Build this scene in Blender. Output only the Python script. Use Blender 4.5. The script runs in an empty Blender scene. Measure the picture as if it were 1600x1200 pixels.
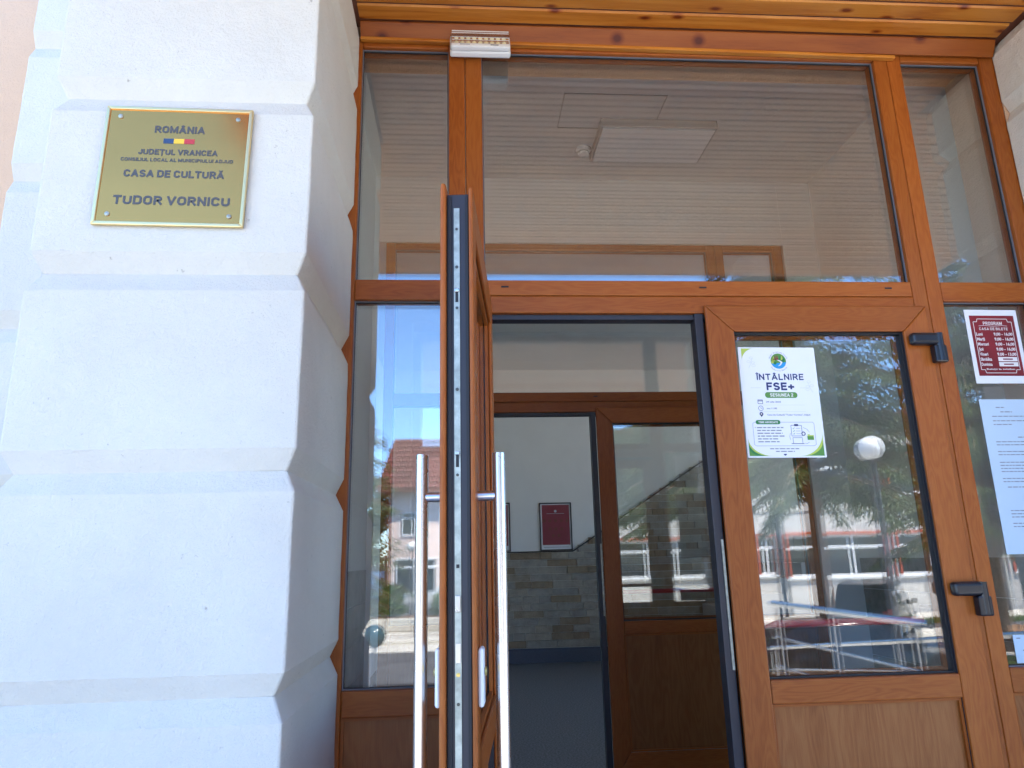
import bpy, math, random
from mathutils import Vector, Matrix
random.seed(7)
R = math.radians
scene = bpy.context.scene
COL = scene.collection

# ------------------------------------------------------------------ camera
cam_data = bpy.data.cameras.new('camera')
cam_data.sensor_width = 36.0
cam_data.lens = 1100.0 / 1600.0 * 36.0
cam_data.clip_start = 0.05
cam_data.clip_end = 2000
cam = bpy.data.objects.new('camera', cam_data)
COL.objects.link(cam)
_yaw, _pitch, _roll = R(4.118), R(13.951), R(-1.324)
_fwd = Vector((math.sin(_yaw) * math.cos(_pitch), math.cos(_yaw) * math.cos(_pitch), math.sin(_pitch)))
_rt = Vector((math.cos(_yaw), -math.sin(_yaw), 0))
_up = _rt.cross(_fwd)
_r2 = math.cos(_roll) * _rt + math.sin(_roll) * _up
_u2 = -math.sin(_roll) * _rt + math.cos(_roll) * _up
cam.matrix_world = Matrix(((_r2.x, _u2.x, -_fwd.x, 0), (_r2.y, _u2.y, -_fwd.y, -2.474),
                           (_r2.z, _u2.z, -_fwd.z, 1.31), (0, 0, 0, 1)))
scene.camera = cam

# ------------------------------------------------------------------ sky, sun, exposure
SUN_EL, SUN_AZ = R(61), R(38)          # azimuth measured from +Y towards +X
world = bpy.data.worlds.new('World')
scene.world = world
world.use_nodes = True
_wn = world.node_tree
_sky = _wn.nodes.new('ShaderNodeTexSky')
_sky.sky_type = 'NISHITA'
_sky.sun_disc = False
_sky.sun_elevation = SUN_EL
_sky.sun_rotation = SUN_AZ
_sky.air_density = 2.0
_sky.dust_density = 0.0
_sky.altitude = 6000
_sky.ozone_density = 10.0
_wn.links.new(_sky.outputs[0], _wn.nodes['Background'].inputs[0])
_wn.nodes['Background'].inputs[1].default_value = 0.15
sun = bpy.data.lights.new('sun', 'SUN')
sun.energy = 3.9
sun.angle = R(0.53)
sun.color = (1.0, 0.95, 0.87)
sun_o = bpy.data.objects.new('sun', sun)
COL.objects.link(sun_o)
_sd = Vector((math.sin(SUN_AZ) * math.cos(SUN_EL), math.cos(SUN_AZ) * math.cos(SUN_EL), math.sin(SUN_EL)))
sun_o.rotation_euler = (-_sd).to_track_quat('-Z', 'Y').to_euler()
scene.view_settings.view_transform = 'Standard'
scene.view_settings.look = 'None'
scene.view_settings.gamma = 1.0
scene.view_settings.exposure = 2.6
scene.render.engine = 'CYCLES'
cy = scene.cycles
cy.use_denoising = True
cy.max_bounces = 14
cy.diffuse_bounces = 6
cy.glossy_bounces = 8
cy.transmission_bounces = 8
cy.transparent_max_bounces = 40
cy.sample_clamp_indirect = 6.0
cy.caustics_reflective = False
cy.caustics_refractive = False

# ------------------------------------------------------------------ materials
MATS = {}
def nmat(name):
    m = bpy.data.materials.new(name)
    m.use_nodes = True
    MATS[name] = m
    return m, m.node_tree.nodes, m.node_tree.links, m.node_tree.nodes['Principled BSDF']
def mth(N, L, op, a, b=None, c=None):
    n = N.new('ShaderNodeMath'); n.operation = op
    for i, v in enumerate((a, b, c)):
        if v is None: continue
        if isinstance(v, (int, float)): n.inputs[i].default_value = v
        else: L.new(v, n.inputs[i])
    return n.outputs[0]
def noise(N, L, vec, scale, detail=3, rough=0.55, dist=0.0):
    n = N.new('ShaderNodeTexNoise')
    n.inputs['Scale'].default_value = scale; n.inputs['Detail'].default_value = detail
    n.inputs['Roughness'].default_value = rough; n.inputs['Distortion'].default_value = dist
    if vec is not None: L.new(vec, n.inputs['Vector'])
    return n.outputs['Fac']
def ramp(N, L, fac, stops):
    n = N.new('ShaderNodeValToRGB')
    e = n.color_ramp.elements
    while len(e) < len(stops): e.new(0.5)
    for i, (p, c) in enumerate(stops):
        e[i].position = p; e[i].color = (*c, 1) if len(c) == 3 else c
    L.new(fac, n.inputs[0])
    return n.outputs[0]
def bump(N, L, h, strength, dist, target):
    b = N.new('ShaderNodeBump')
    b.inputs['Strength'].default_value = strength; b.inputs['Distance'].default_value = dist
    L.new(h, b.inputs['Height']); L.new(b.outputs[0], target.inputs['Normal'])
def mixc(N, L, fac, a, b, mode='MIX'):
    n = N.new('ShaderNodeMix'); n.data_type = 'RGBA'; n.blend_type = mode
    for i, v in ((0, fac), (6, a), (7, b)):
        if isinstance(v, (int, float)): n.inputs[i].default_value = v
        elif isinstance(v, tuple): n.inputs[i].default_value = (*v, 1)
        else: L.new(v, n.inputs[i])
    return n.outputs[2]
def coord(N, kind='Object'):
    return N.new('ShaderNodeTexCoord').outputs[kind]
def worldpos(N):
    return N.new('ShaderNodeNewGeometry').outputs['Position']

def plain(name, col, rough=0.5, metal=0.0, spec=0.5, var=0.0, scale=4.0, bmp=0.0, bscale=60.0):
    m, N, L, P = nmat(name)
    P.inputs['Base Color'].default_value = (*col, 1)
    P.inputs['Roughness'].default_value = rough
    P.inputs['Metallic'].default_value = metal
    P.inputs['Specular IOR Level'].default_value = spec
    if var:
        f = noise(N, L, worldpos(N), scale, 5)
        c = ramp(N, L, f, [(0.3, tuple(x * (1 - var) for x in col)), (0.7, tuple(min(1, x * (1 + var)) for x in col))])
        L.new(c, P.inputs['Base Color'])
    if bmp:
        bump(N, L, noise(N, L, worldpos(N), bscale, 3), bmp, 0.01, P)
    return m

def plaster(name, col, stain):
    m, N, L, P = nmat(name)
    pos = worldpos(N)
    big = noise(N, L, pos, 2.3, 6, 0.6)
    c1 = ramp(N, L, big, [(0.34, stain), (0.62, col)])
    spots = noise(N, L, pos, 38.0, 4, 0.7)
    s = ramp(N, L, spots, [(0.25, (0.62, 0.60, 0.58)), (0.32, (1, 1, 1))])
    L.new(mixc(N, L, 1.0, c1, s, 'MULTIPLY'), P.inputs['Base Color'])
    P.inputs['Roughness'].default_value = 0.9
    P.inputs['Specular IOR Level'].default_value = 0.2
    h = mth(N, L, 'ADD', noise(N, L, pos, 130.0, 4, 0.75), mth(N, L, 'MULTIPLY', noise(N, L, pos, 28.0, 3), 1.2))
    bump(N, L, h, 0.7, 0.006, P)
    return m
plaster('plaster_white', (0.715, 0.680, 0.595), (0.665, 0.625, 0.540))
plaster('plaster_peach', (0.74, 0.50, 0.33), (0.70, 0.47, 0.31))

def grain(name, light, mid, dark, ufreq, vfreq, lines, rough, coat=0.0, knots=False, fine=0.5, ringw=0.3):
    """wood grain laid along the UV's u direction (metres along the piece)"""
    m, N, L, P = nmat(name)
    uv = N.new('ShaderNodeUVMap'); uv.uv_map = 'UVMap'
    sep = N.new('ShaderNodeSeparateXYZ'); L.new(uv.outputs[0], sep.inputs[0])
    u, v = sep.outputs[0], sep.outputs[1]
    rnd = N.new('ShaderNodeObjectInfo').outputs['Random']
    def vec(su, sv):
        c = N.new('ShaderNodeCombineXYZ')
        L.new(mth(N, L, 'MULTIPLY', u, su), c.inputs[0]); L.new(mth(N, L, 'MULTIPLY', v, sv), c.inputs[1])
        L.new(mth(N, L, 'MULTIPLY', rnd, 37.0), c.inputs[2])
        return c.outputs[0]
    a = noise(N, L, vec(ufreq, vfreq), 1.0, 1.6, 0.45)
    rings = mth(N, L, 'SINE', mth(N, L, 'MULTIPLY', a, lines))
    rings = mth(N, L, 'MULTIPLY_ADD', rings, 0.5, 0.5)
    pores = noise(N, L, vec(14.0, 420.0), 1.0, 2, 0.6)
    broad = noise(N, L, vec(0.9, 9.0), 1.0, 3, 0.6)
    t = mth(N, L, 'ADD', mth(N, L, 'MULTIPLY', rings, ringw), mth(N, L, 'MULTIPLY', broad, 0.75))
    t = mth(N, L, 'ADD', t, mth(N, L, 'MULTIPLY', pores, fine))
    lo = 0.10 + 0.3 * ringw + 0.40 * fine
    c = ramp(N, L, t, [(lo, dark), (lo + 0.25, mid), (lo + 0.55, light)])
    if knots:
        vo = N.new('ShaderNodeTexVoronoi'); vo.inputs['Scale'].default_value = 1.0
        vo.inputs['Randomness'].default_value = 1.0; vo.voronoi_dimensions = '2D'
        kv = N.new('ShaderNodeVectorMath'); kv.operation = 'ADD'; L.new(vec(3.4, 8.0), kv.inputs[0])
        kc_ = N.new('ShaderNodeCombineXYZ'); L.new(mth(N, L, 'MULTIPLY', rnd, 53.0), kc_.inputs[0]); L.new(kc_.outputs[0], kv.inputs[1])
        L.new(kv.outputs[0], vo.inputs['Vector'])
        k = mth(N, L, 'ADD', vo.outputs['Distance'], mth(N, L, 'MULTIPLY', a, 0.1))
        kc = ramp(N, L, k, [(0.085, (0.30, 0.12, 0.05)), (0.125, (0.72, 0.55, 0.42)), (0.17, (1, 1, 1))])
        c = mixc(N, L, 1.0, c, kc, 'MULTIPLY')
    hv = mth(N, L, 'MULTIPLY_ADD', rnd, 0.22, 0.89)
    hs = N.new('ShaderNodeHueSaturation'); L.new(hv, hs.inputs['Value']); L.new(c, hs.inputs['Color'])
    L.new(hs.outputs[0], P.inputs['Base Color'])
    P.inputs['Roughness'].default_value = rough
    P.inputs['Specular IOR Level'].default_value = 0.3
    P.inputs['Coat Weight'].default_value = coat
    P.inputs['Coat Roughness'].default_value = 0.18
    bump(N, L, mth(N, L, 'ADD', pores, mth(N, L, 'MULTIPLY', rings, 0.3)), 0.10, 0.002, P)
    return m
grain('oak_foil', (0.345, 0.099, 0.016), (0.292, 0.073, 0.010), (0.208, 0.045, 0.006), 4.5, 26.0, 50.0, 0.42, ringw=0.20)
grain('oak_panel', (0.33, 0.120, 0.033), (0.265, 0.084, 0.019), (0.185, 0.050, 0.010), 1.9, 11.0, 70.0, 0.38, fine=0.6, ringw=0.16)
grain('pine_board', (0.56, 0.215, 0.033), (0.47, 0.155, 0.018), (0.31, 0.082, 0.008), 1.2, 22.0, 22.0, 0.40, coat=0.08, knots=True)
grain('pine_stained', (0.27, 0.074, 0.010), (0.22, 0.052, 0.006), (0.15, 0.030, 0.004), 1.2, 22.0, 22.0, 0.42, coat=0.05, knots=True)
plain('dark_profile', (0.026, 0.025, 0.033), 0.45)
plain('gasket', (0.012, 0.012, 0.014), 0.6)
plain('bead_grey', (0.16, 0.165, 0.19), 0.4)
plain('black_plastic', (0.012, 0.012, 0.016), 0.28)
plain('white_plastic', (0.78, 0.78, 0.76), 0.35)
plain('led_reflector', (0.9, 0.86, 0.78), 0.12, 0.9)
plain('brass_led', (0.95, 0.85, 0.55), 0.3)
plain('zinc_plate', (0.40, 0.42, 0.36), 0.45, 0.6, var=0.28, scale=40.0)
plain('screw_dark', (0.09, 0.09, 0.08), 0.4, 0.8)
plain('brass_screw', (0.65, 0.48, 0.16), 0.3, 0.9)
plain('panic_red', (0.40, 0.008, 0.016), 0.35)
plain('paper_white', (0.80, 0.81, 0.83), 0.75, var=0.015)
plain('paper_sky_tint', (0.52, 0.65, 0.76), 0.75, var=0.015)  # white paper with the blue sky reflection put into its colour
plain('ink_navy', (0.025, 0.04, 0.14), 0.7)
plain('ink_grey', (0.25, 0.26, 0.30), 0.7)
plain('ink_light', (0.52, 0.54, 0.58), 0.7)
plain('ink_green', (0.10, 0.27, 0.055), 0.7)
plain('ink_dark_green', (0.03, 0.20, 0.06), 0.7)
plain('ink_lime', (0.48, 0.58, 0.10), 0.7)
plain('ink_blue', (0.02, 0.30, 0.62), 0.7)
plain('ink_brown', (0.22, 0.06, 0.05), 0.7)
plain('ink_red', (0.21, 0.012, 0.020), 0.7, var=0.25, scale=9.0)
plain('ink_white', (0.8, 0.76, 0.74), 0.7)
plain('flag_blue', (0.03, 0.06, 0.14), 0.4)
plain('flag_yellow', (0.85, 0.52, 0.03), 0.4)
plain('flag_red', (0.5, 0.04, 0.04), 0.4)
plain('plaque_letter', (0.085, 0.072, 0.062), 0.30)
plain('paint_grey_white', (0.82, 0.815, 0.78), 0.85, var=0.02)
plain('ceiling_paint', (0.74, 0.745, 0.72), 0.9, var=0.015)
plain('ceiling_line', (0.50, 0.49, 0.46), 0.9)
plain('lamp_diffuser', (0.88, 0.90, 0.90), 0.45)
plain('lamp_housing_shaded', (0.42, 0.43, 0.42), 0.5)  # shade on the housing's side is put into this grey
plain('grout', (0.20, 0.19, 0.175), 0.95)
plain('rail_rubber', (0.03, 0.03, 0.03), 0.6)
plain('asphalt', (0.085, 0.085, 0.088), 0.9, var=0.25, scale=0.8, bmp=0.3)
plain('concrete', (0.52, 0.49, 0.43), 0.9, var=0.12, scale=1.2, bmp=0.2)
plain('kerb_stone', (0.42, 0.41, 0.39), 0.9, var=0.1)
plain('wall_white_far', (0.56, 0.53, 0.49), 0.9, var=0.05, scale=0.7)
plain('wall_pink_far', (0.66, 0.50, 0.43), 0.9, var=0.05, scale=0.7)
plain('red_trim', (0.52, 0.09, 0.035), 0.6)
plain('white_trim', (0.78, 0.78, 0.78), 0.4)
plain('brown_metal', (0.16, 0.055, 0.03), 0.5)
plain('window_dark', (0.02, 0.024, 0.026), 0.06)
plain('roof_tile', (0.14, 0.040, 0.027), 0.5, var=0.25, scale=2.0)
plain('roof_ridge', (0.12, 0.028, 0.020), 0.5)
plain('bark', (0.17, 0.10, 0.06), 0.95, var=0.4, scale=9.0, bmp=0.8, bscale=25.0)
plain('bark_pale', (0.42, 0.37, 0.30), 0.95, var=0.35, scale=12.0, bmp=0.8, bscale=25.0)
plain('globe_white', (0.80, 0.80, 0.78), 0.25)
plain('post_dark', (0.05, 0.05, 0.055), 0.5)
plain('post_grey', (0.34, 0.34, 0.34), 0.45, 0.4)
plain('ball_teal', (0.035, 0.075, 0.085), 0.25)
plain('car_dark', (0.012, 0.014, 0.016), 0.16, 0.0)
plain('car_green', (0.012, 0.016, 0.013), 0.18)
plain('car_glass', (0.010, 0.013, 0.014), 0.05)
plain('tyre', (0.015, 0.015, 0.015), 0.85)
plain('rim', (0.55, 0.55, 0.56), 0.3, 0.8)
plain('tail_light', (0.55, 0.02, 0.015), 0.15)
plain('head_light', (0.75, 0.76, 0.78), 0.1)
plain('banner_white', (0.7, 0.72, 0.74), 0.6)
plain('fence_wood', (0.42, 0.23, 0.12), 0.85, var=0.2)
plain('poster_red', (0.27, 0.040, 0.058), 0.35, var=0.15, scale=3.0)
plain('steel_shadow', (0.05, 0.05, 0.055), 0.4, 0.6)

def foliage(name, lo, hi):
    m, N, L, P = nmat(name)
    f = noise(N, L, worldpos(N), 1.7, 4, 0.7)
    L.new(ramp(N, L, f, [(0.30, lo), (0.72, hi)]), P.inputs['Base Color'])
    P.inputs['Roughness'].default_value = 0.55
    P.inputs['Specular IOR Level'].default_value = 0.35
    tr = N.new('ShaderNodeBsdfTranslucent'); tr.inputs['Color'].default_value = (hi[0] * 1.3, hi[1] * 1.4, hi[2], 1)
    mx = N.new('ShaderNodeMixShader'); mx.inputs[0].default_value = 0.3
    L.new(P.outputs[0], mx.inputs[1]); L.new(tr.outputs[0], mx.inputs[2])
    L.new(mx.outputs[0], N['Material Output'].inputs['Surface'])
foliage('needles', (0.035, 0.060, 0.018), (0.105, 0.145, 0.048))
foliage('leaves', (0.05, 0.085, 0.018), (0.12, 0.18, 0.045))
foliage('grass', (0.05, 0.085, 0.02), (0.11, 0.15, 0.04))

def steel(name, rough):
    m, N, L, P = nmat(name)
    P.inputs['Metallic'].default_value = 1.0
    P.inputs['Base Color'].default_value = (0.62, 0.61, 0.60, 1)
    P.inputs['Anisotropic'].default_value = 0.4
    f = noise(N, L, coord(N), 9.0, 2)
    L.new(ramp(N, L, f, [(0.2, (rough * 0.9,) * 3), (0.8, (rough * 1.15,) * 3)]), P.inputs['Roughness'])
steel('steel_brushed', 0.27)
steel('steel_rail', 0.16)

def gold(name, col, rough, wav):
    m, N, L, P = nmat(name)
    P.inputs['Metallic'].default_value = 1.0
    P.inputs['Base Color'].default_value = (*col, 1)
    P.inputs['Roughness'].default_value = rough
    if wav: bump(N, L, noise(N, L, worldpos(N), 4.0, 1.5), wav, 0.02, P)
gold('plaque_gold', (0.68, 0.315, 0.080), 0.20, 0.14)
gold('frame_gold', (0.80, 0.62, 0.30), 0.38, 0)

def glass(name, f0, tint):
    """thin window pane: sees through, reflects by the angle of incidence"""
    m, N, L, P = nmat(name)
    N.remove(P)
    g = N.new('ShaderNodeNewGeometry')
    dt = N.new('ShaderNodeVectorMath'); dt.operation = 'DOT_PRODUCT'
    L.new(g.outputs['Incoming'], dt.inputs[0]); L.new(g.outputs['Normal'], dt.inputs[1])
    c = mth(N, L, 'ABSOLUTE', dt.outputs['Value'])
    p = mth(N, L, 'POWER', mth(N, L, 'SUBTRACT', 1.0, c), 5.0)
    F = mth(N, L, 'MULTIPLY_ADD', p, 1 - f0, f0)
    t = N.new('ShaderNodeBsdfTransparent'); t.inputs[0].default_value = (*tint, 1)
    s = N.new('ShaderNodeBsdfGlossy'); s.inputs['Roughness'].default_value = 0.0
    s.inputs[0].default_value = (1, 1, 1, 1)
    b = N.new('ShaderNodeBump'); b.inputs['Strength'].default_value = 0.005; b.inputs['Distance'].default_value = 0.01
    L.new(noise(N, L, worldpos(N), 3.2, 1.0), b.inputs['Height']); L.new(b.outputs[0], s.inputs['Normal'])
    mx = N.new('ShaderNodeMixShader')
    L.new(F, mx.inputs[0]); L.new(t.outputs[0], mx.inputs[1]); L.new(s.outputs[0], mx.inputs[2])
    L.new(mx.outputs[0], N['Material Output'].inputs['Surface'])
glass('pane_glass', 0.076, (0.985, 0.992, 0.988))
glass('clear_cover', 0.05, (0.97, 0.96, 0.93))

def stone(name, stops, rough=0.8, bs=0.6):
    m, N, L, P = nmat(name)
    rnd = N.new('ShaderNodeObjectInfo').outputs['Random']
    c1 = ramp(N, L, rnd, stops)
    f = noise(N, L, worldpos(N), 11.0, 6, 0.65)
    v = ramp(N, L, f, [(0.28, (0.62, 0.60, 0.56)), (0.66, (1.06, 1.05, 1.03))])
    L.new(mixc(N, L, 1.0, c1, v, 'MULTIPLY'), P.inputs['Base Color'])
    P.inputs['Roughness'].default_value = rough
    bump(N, L, noise(N, L, worldpos(N), 45.0, 5, 0.7), bs, 0.01, P)
stone('split_stone', [(0.0, (0.40, 0.37, 0.31)), (0.35, (0.34, 0.33, 0.30)), (0.62, (0.44, 0.40, 0.33)), (0.78, (0.34, 0.27, 0.18)), (1.0, (0.29, 0.22, 0.15))])
stone('wall_tile', [(0.0, (0.36, 0.35, 0.31)), (0.5, (0.42, 0.40, 0.35)), (1.0, (0.33, 0.30, 0.25))], 0.5, 0.25)
stone('paver', [(0.0, (0.30, 0.29, 0.28)), (0.5, (0.36, 0.34, 0.32)), (1.0, (0.26, 0.25, 0.25))], 0.9, 0.3)

def granite(name, a, b, rough, sc=160.0):
    m, N, L, P = nmat(name)
    f = noise(N, L, worldpos(N), sc, 3, 0.8)
    L.new(ramp(N, L, f, [(0.38, a), (0.62, b)]), P.inputs['Base Color'])
    P.inputs['Roughness'].default_value = rough
granite('granite_floor', (0.05, 0.054, 0.062), (0.23, 0.24, 0.265), 0.45, 70.0)
granite('granite_plinth', (0.04, 0.05, 0.075), (0.11, 0.13, 0.18), 0.3)
granite('landing_tile', (0.46, 0.44, 0.41), (0.58, 0.56, 0.52), 0.5)

# ------------------------------------------------------------------ mesh helpers
class MB:
    """collects boxes, prisms and tubes into ONE mesh object"""
    def __init__(self): self.v, self.f, self.uv = [], [], []
    def face(self, pts, uvs=None):
        i = len(self.v); self.v += [tuple(p) for p in pts]; self.f.append(tuple(range(i, i + len(pts))))
        self.uv += (uvs if uvs else [(0, 0)] * len(pts))
    def hexa(self, P, axis='z', off=None):
        """P = 8 points: bottom 4 (ccw from above) then top 4; grain runs along axis"""
        if off is None: off = random.uniform(0, 30)
        k = 'xyz'.index(axis); o = [i for i in range(3) if i != k]
        i = len(self.v); self.v += [tuple(p) for p in P]
        for q in ((0, 3, 2, 1), (4, 5, 6, 7), (0, 1, 5, 4), (1, 2, 6, 5), (2, 3, 7, 6), (3, 0, 4, 7)):
            self.f.append(tuple(i + j for j in q))
            self.uv += [(P[j][k] + off, P[j][o[0]] + P[j][o[1]] + off * 1.7) for j in q]
    def box(self, x0, x1, y0, y1, z0, z1, axis='z', off=None):
        self.hexa([(x0, y0, z0), (x1, y0, z0), (x1, y1, z0), (x0, y1, z0),
                   (x0, y0, z1), (x1, y0, z1), (x1, y1, z1), (x0, y1, z1)], axis, off)
    def tube(self, pts, r, n=10, caps=True):
        pts = [Vector(p) for p in pts]
        rr = r if isinstance(r, (list, tuple)) else [r] * len(pts)
        base = len(self.v)
        for i, p in enumerate(pts):
            d = (pts[min(i + 1, len(pts) - 1)] - pts[max(i - 1, 0)]).normalized()
            a = d.orthogonal().normalized() if abs(d.z) < 0.9 else Vector((1, 0, 0)).cross(d).normalized()
            b = d.cross(a)
            for k in range(n):
                t = 2 * math.pi * k / n
                self.v.append(tuple(p + rr[i] * (math.cos(t) * a + math.sin(t) * b)))
        for i in range(len(pts) - 1):
            for k in range(n):
                q = (base + i * n + k, base + i * n + (k + 1) % n, base + (i + 1) * n + (k + 1) % n, base + (i + 1) * n + k)
                self.f.append(q)
                self.uv += [(self.v[j][2], k * 0.05) for j in q]
        if caps:
            q = tuple(base + k for k in range(n))[::-1]; self.f.append(q); self.uv += [(0, 0)] * n
            q = tuple(base + (len(pts) - 1) * n + k for k in range(n)); self.f.append(q); self.uv += [(0, 0)] * n
    def lathe(self, prof, c, n=20, axis='z'):
        base = len(self.v); c = Vector(c)
        for r, h in prof:
            for k in range(n):
                t = 2 * math.pi * k / n
                p = Vector((r * math.cos(t), r * math.sin(t), h))
                if axis == 'y': p = Vector((p.x, -p.z, p.y))
                if axis == 'x': p = Vector((p.z, p.x, p.y))
                self.v.append(tuple(c + p))
        for i in range(len(prof) - 1):
            for k in range(n):
                self.f.append((base + i * n + k, base + i * n + (k + 1) % n, base + (i + 1) * n + (k + 1) % n, base + (i + 1) * n + k))
                self.uv += [(0, 0)] * 4
        for i, rev in ((0, True), (len(prof) - 1, False)):
            if prof[i][0] > 1e-5:
                q = tuple(base + i * n + k for k in range(n)); self.f.append(q[::-1] if rev else q); self.uv += [(0, 0)] * n
    def mesh(self, name):
        me = bpy.data.meshes.new(name)
        me.from_pydata(self.v, [], self.f)
        if len(self.uv) == sum(len(f) for f in self.f):
            l = me.uv_layers.new(name='UVMap')
            l.data.foreach_set('uv', [c for t in self.uv for c in t])
        me.validate(); me.update()
        return me
    def build(self, name, mat, parent=None, bevel=0.0, smooth=False, seg=2):
        return link(name, self.mesh(name), mat, parent, bevel, smooth, seg)
def link(name, me, mat, parent=None, bevel=0.0, smooth=False, seg=2):
    o = bpy.data.objects.new(name, me)
    COL.objects.link(o)
    if mat: me.materials.clear(); me.materials.append(MATS[mat])
    if parent: o.parent = parent
    if smooth:
        me.shade_smooth()
        me.set_sharp_from_angle(angle=R(40))
    if bevel:
        b = o.modifiers.new('bevel', 'BEVEL'); b.width = bevel; b.segments = seg; b.limit_method = 'ANGLE'; b.angle_limit = R(35)
        b.harden_normals = False
    return o
def box(name, mat, parent, x0, x1, y0, y1, z0, z1, axis='z', bevel=0.0):
    m = MB(); m.box(x0, x1, y0, y1, z0, z1, axis)
    return m.build(name, mat, parent, bevel)
def tag(o, label=None, cat=None, group=None, kind=None):
    if label: o['label'] = label
    if cat: o['category'] = cat
    if group: o['group'] = group
    if kind: o['kind'] = kind
    return o
def thing(name, label, cat, loc=(0, 0, 0), rz=0.0, group=None):
    o = bpy.data.objects.new(name, None); COL.objects.link(o)
    o.empty_display_size = 0.1
    o.location = loc; o.rotation_euler = (0, 0, rz)
    return tag(o, label, cat, group)
def struct(name, o):
    return tag(o, kind='structure')

FONT_CURVES = []
def text_mesh(mb, body, cx, cz, width=None, height=None, bold=0.0, y=0.0, align='C', maxw=None):
    """flat lettering in the XZ plane facing -Y; cx, cz centre (or left edge when align is L)"""
    cu = bpy.data.curves.new('lettering', 'FONT'); cu.body = body; cu.size = 1.0; cu.offset = bold; cu.resolution_u = 3
    ob = bpy.data.objects.new('lettering', cu)
    me = bpy.data.meshes.new_from_object(ob)
    vs = [v.co.copy() for v in me.vertices]
    if not vs: return
    x0 = min(v.x for v in vs); x1 = max(v.x for v in vs)
    capcu = height
    base, cap = 0.0, 0.73
    sz = (height / cap) if height else None
    sx = (width / (x1 - x0)) if width else sz
    if sz is None: sz = sx
    ox = (x0 + x1) / 2 if align == 'C' else x0
    for p in me.polygons:
        mb.face([(cx + (vs[i].x - ox) * sx, y, cz + (vs[i].y - cap / 2) * sz) for i in p.vertices])
    bpy.data.objects.remove(ob); bpy.data.meshes.remove(me); bpy.data.curves.remove(cu)

def _arc(cx, cz, rx, rz, a0, a1, n=8):
    return [(cx + rx * math.cos(R(a0 + (a1 - a0) * k / n)), cz + rz * math.sin(R(a0 + (a1 - a0) * k / n))) for k in range(n + 1)]
def _bowl(w, z0, z1, r=.26):
    """a closed-side bowl: from the left stem round to the right and back"""
    zc0, zc1 = z0 + r, z1 - r
    if zc0 > zc1: zc0 = zc1 = (z0 + z1) / 2; r = (z1 - z0) / 2
    return [(0, z0)] + [(w - .28, z0)] + _arc(w - .28, zc0, .28, r, -90, 0, 6) + _arc(w - .28, zc1, .28, r, 0, 90, 6) + [(0, z1)]
_O = lambda w: _arc(w / 2, .70, w / 2, .30, 0, 180, 12) + _arc(w / 2, .30, w / 2, .30, 180, 360, 12) + [(w, .70)]
_S = lambda w: _arc(w / 2, .73, w / 2, .27, 25, 180, 9) + [(.01, .68), (w * .2, .56), (w * .8, .44), (w - .01, .32)] + _arc(w / 2, .27, w / 2, .27, 0, -155, 9)
GLY = {
 'A': (.66, [[(0, 0), (.33, 1), (.66, 0)], [(.12, .27), (.54, .27)]]), 'C': (.58, [_arc(.29, .70, .29, .30, 15, 180, 10) + _arc(.29, .30, .29, .30, 180, 345, 10)]),
 'D': (.58, [[(0, 0), (0, 1)], _bowl(.58, 0, 1, .30)]), 'E': (.48, [[(.48, 0), (0, 0), (0, 1), (.48, 1)], [(0, .52), (.42, .52)]]),
 'F': (.46, [[(0, 0), (0, 1), (.46, 1)], [(0, .50), (.40, .50)]]), 'I': (.0, [[(0, 0), (0, 1)]]), 'J': (.44, [[(.44, 1), (.44, .26)] + _arc(.22, .26, .22, .26, 0, -180, 8)]),
 'L': (.44, [[(0, 1), (0, 0), (.44, 0)]]), 'M': (.76, [[(0, 0), (0, 1), (.38, .12), (.76, 1), (.76, 0)]]), 'N': (.58, [[(0, 0), (0, 1), (.58, 0), (.58, 1)]]),
 'O': (.60, [_O(.60)]), 'P': (.54, [[(0, 0), (0, 1)], _bowl(.54, .46, 1, .27)]), 'R': (.56, [[(0, 0), (0, 1)], _bowl(.54, .47, 1, .26), [(.28, .47), (.57, 0)]]),
 'S': (.54, [_S(.54)]), 'T': (.56, [[(0, 1), (.56, 1)], [(.28, 1), (.28, 0)]]), 'U': (.58, [[(0, 1), (0, .30)] + _arc(.29, .30, .29, .30, 180, 360, 10) + [(.58, 1)]]),
 'V': (.62, [[(0, 1), (.31, 0), (.62, 1)]]), 'G': (.60, [_arc(.30, .70, .30, .30, 15, 180, 10) + _arc(.30, .30, .30, .30, 180, 360, 10) + [(.60, .48), (.34, .48)]]),
 'B': (.56, [[(0, 0), (0, 1)], _bowl(.56, 0, .52, .26), _bowl(.52, .52, 1, .24)]),
 '2': (.52, [_arc(.26, .73, .26, .27, 165, -20, 9) + [(.0, .0), (.54, .0)]]), '+': (.5, [[(0, .42), (.5, .42)], [(.25, .16), (.25, .68)]])}
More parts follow.
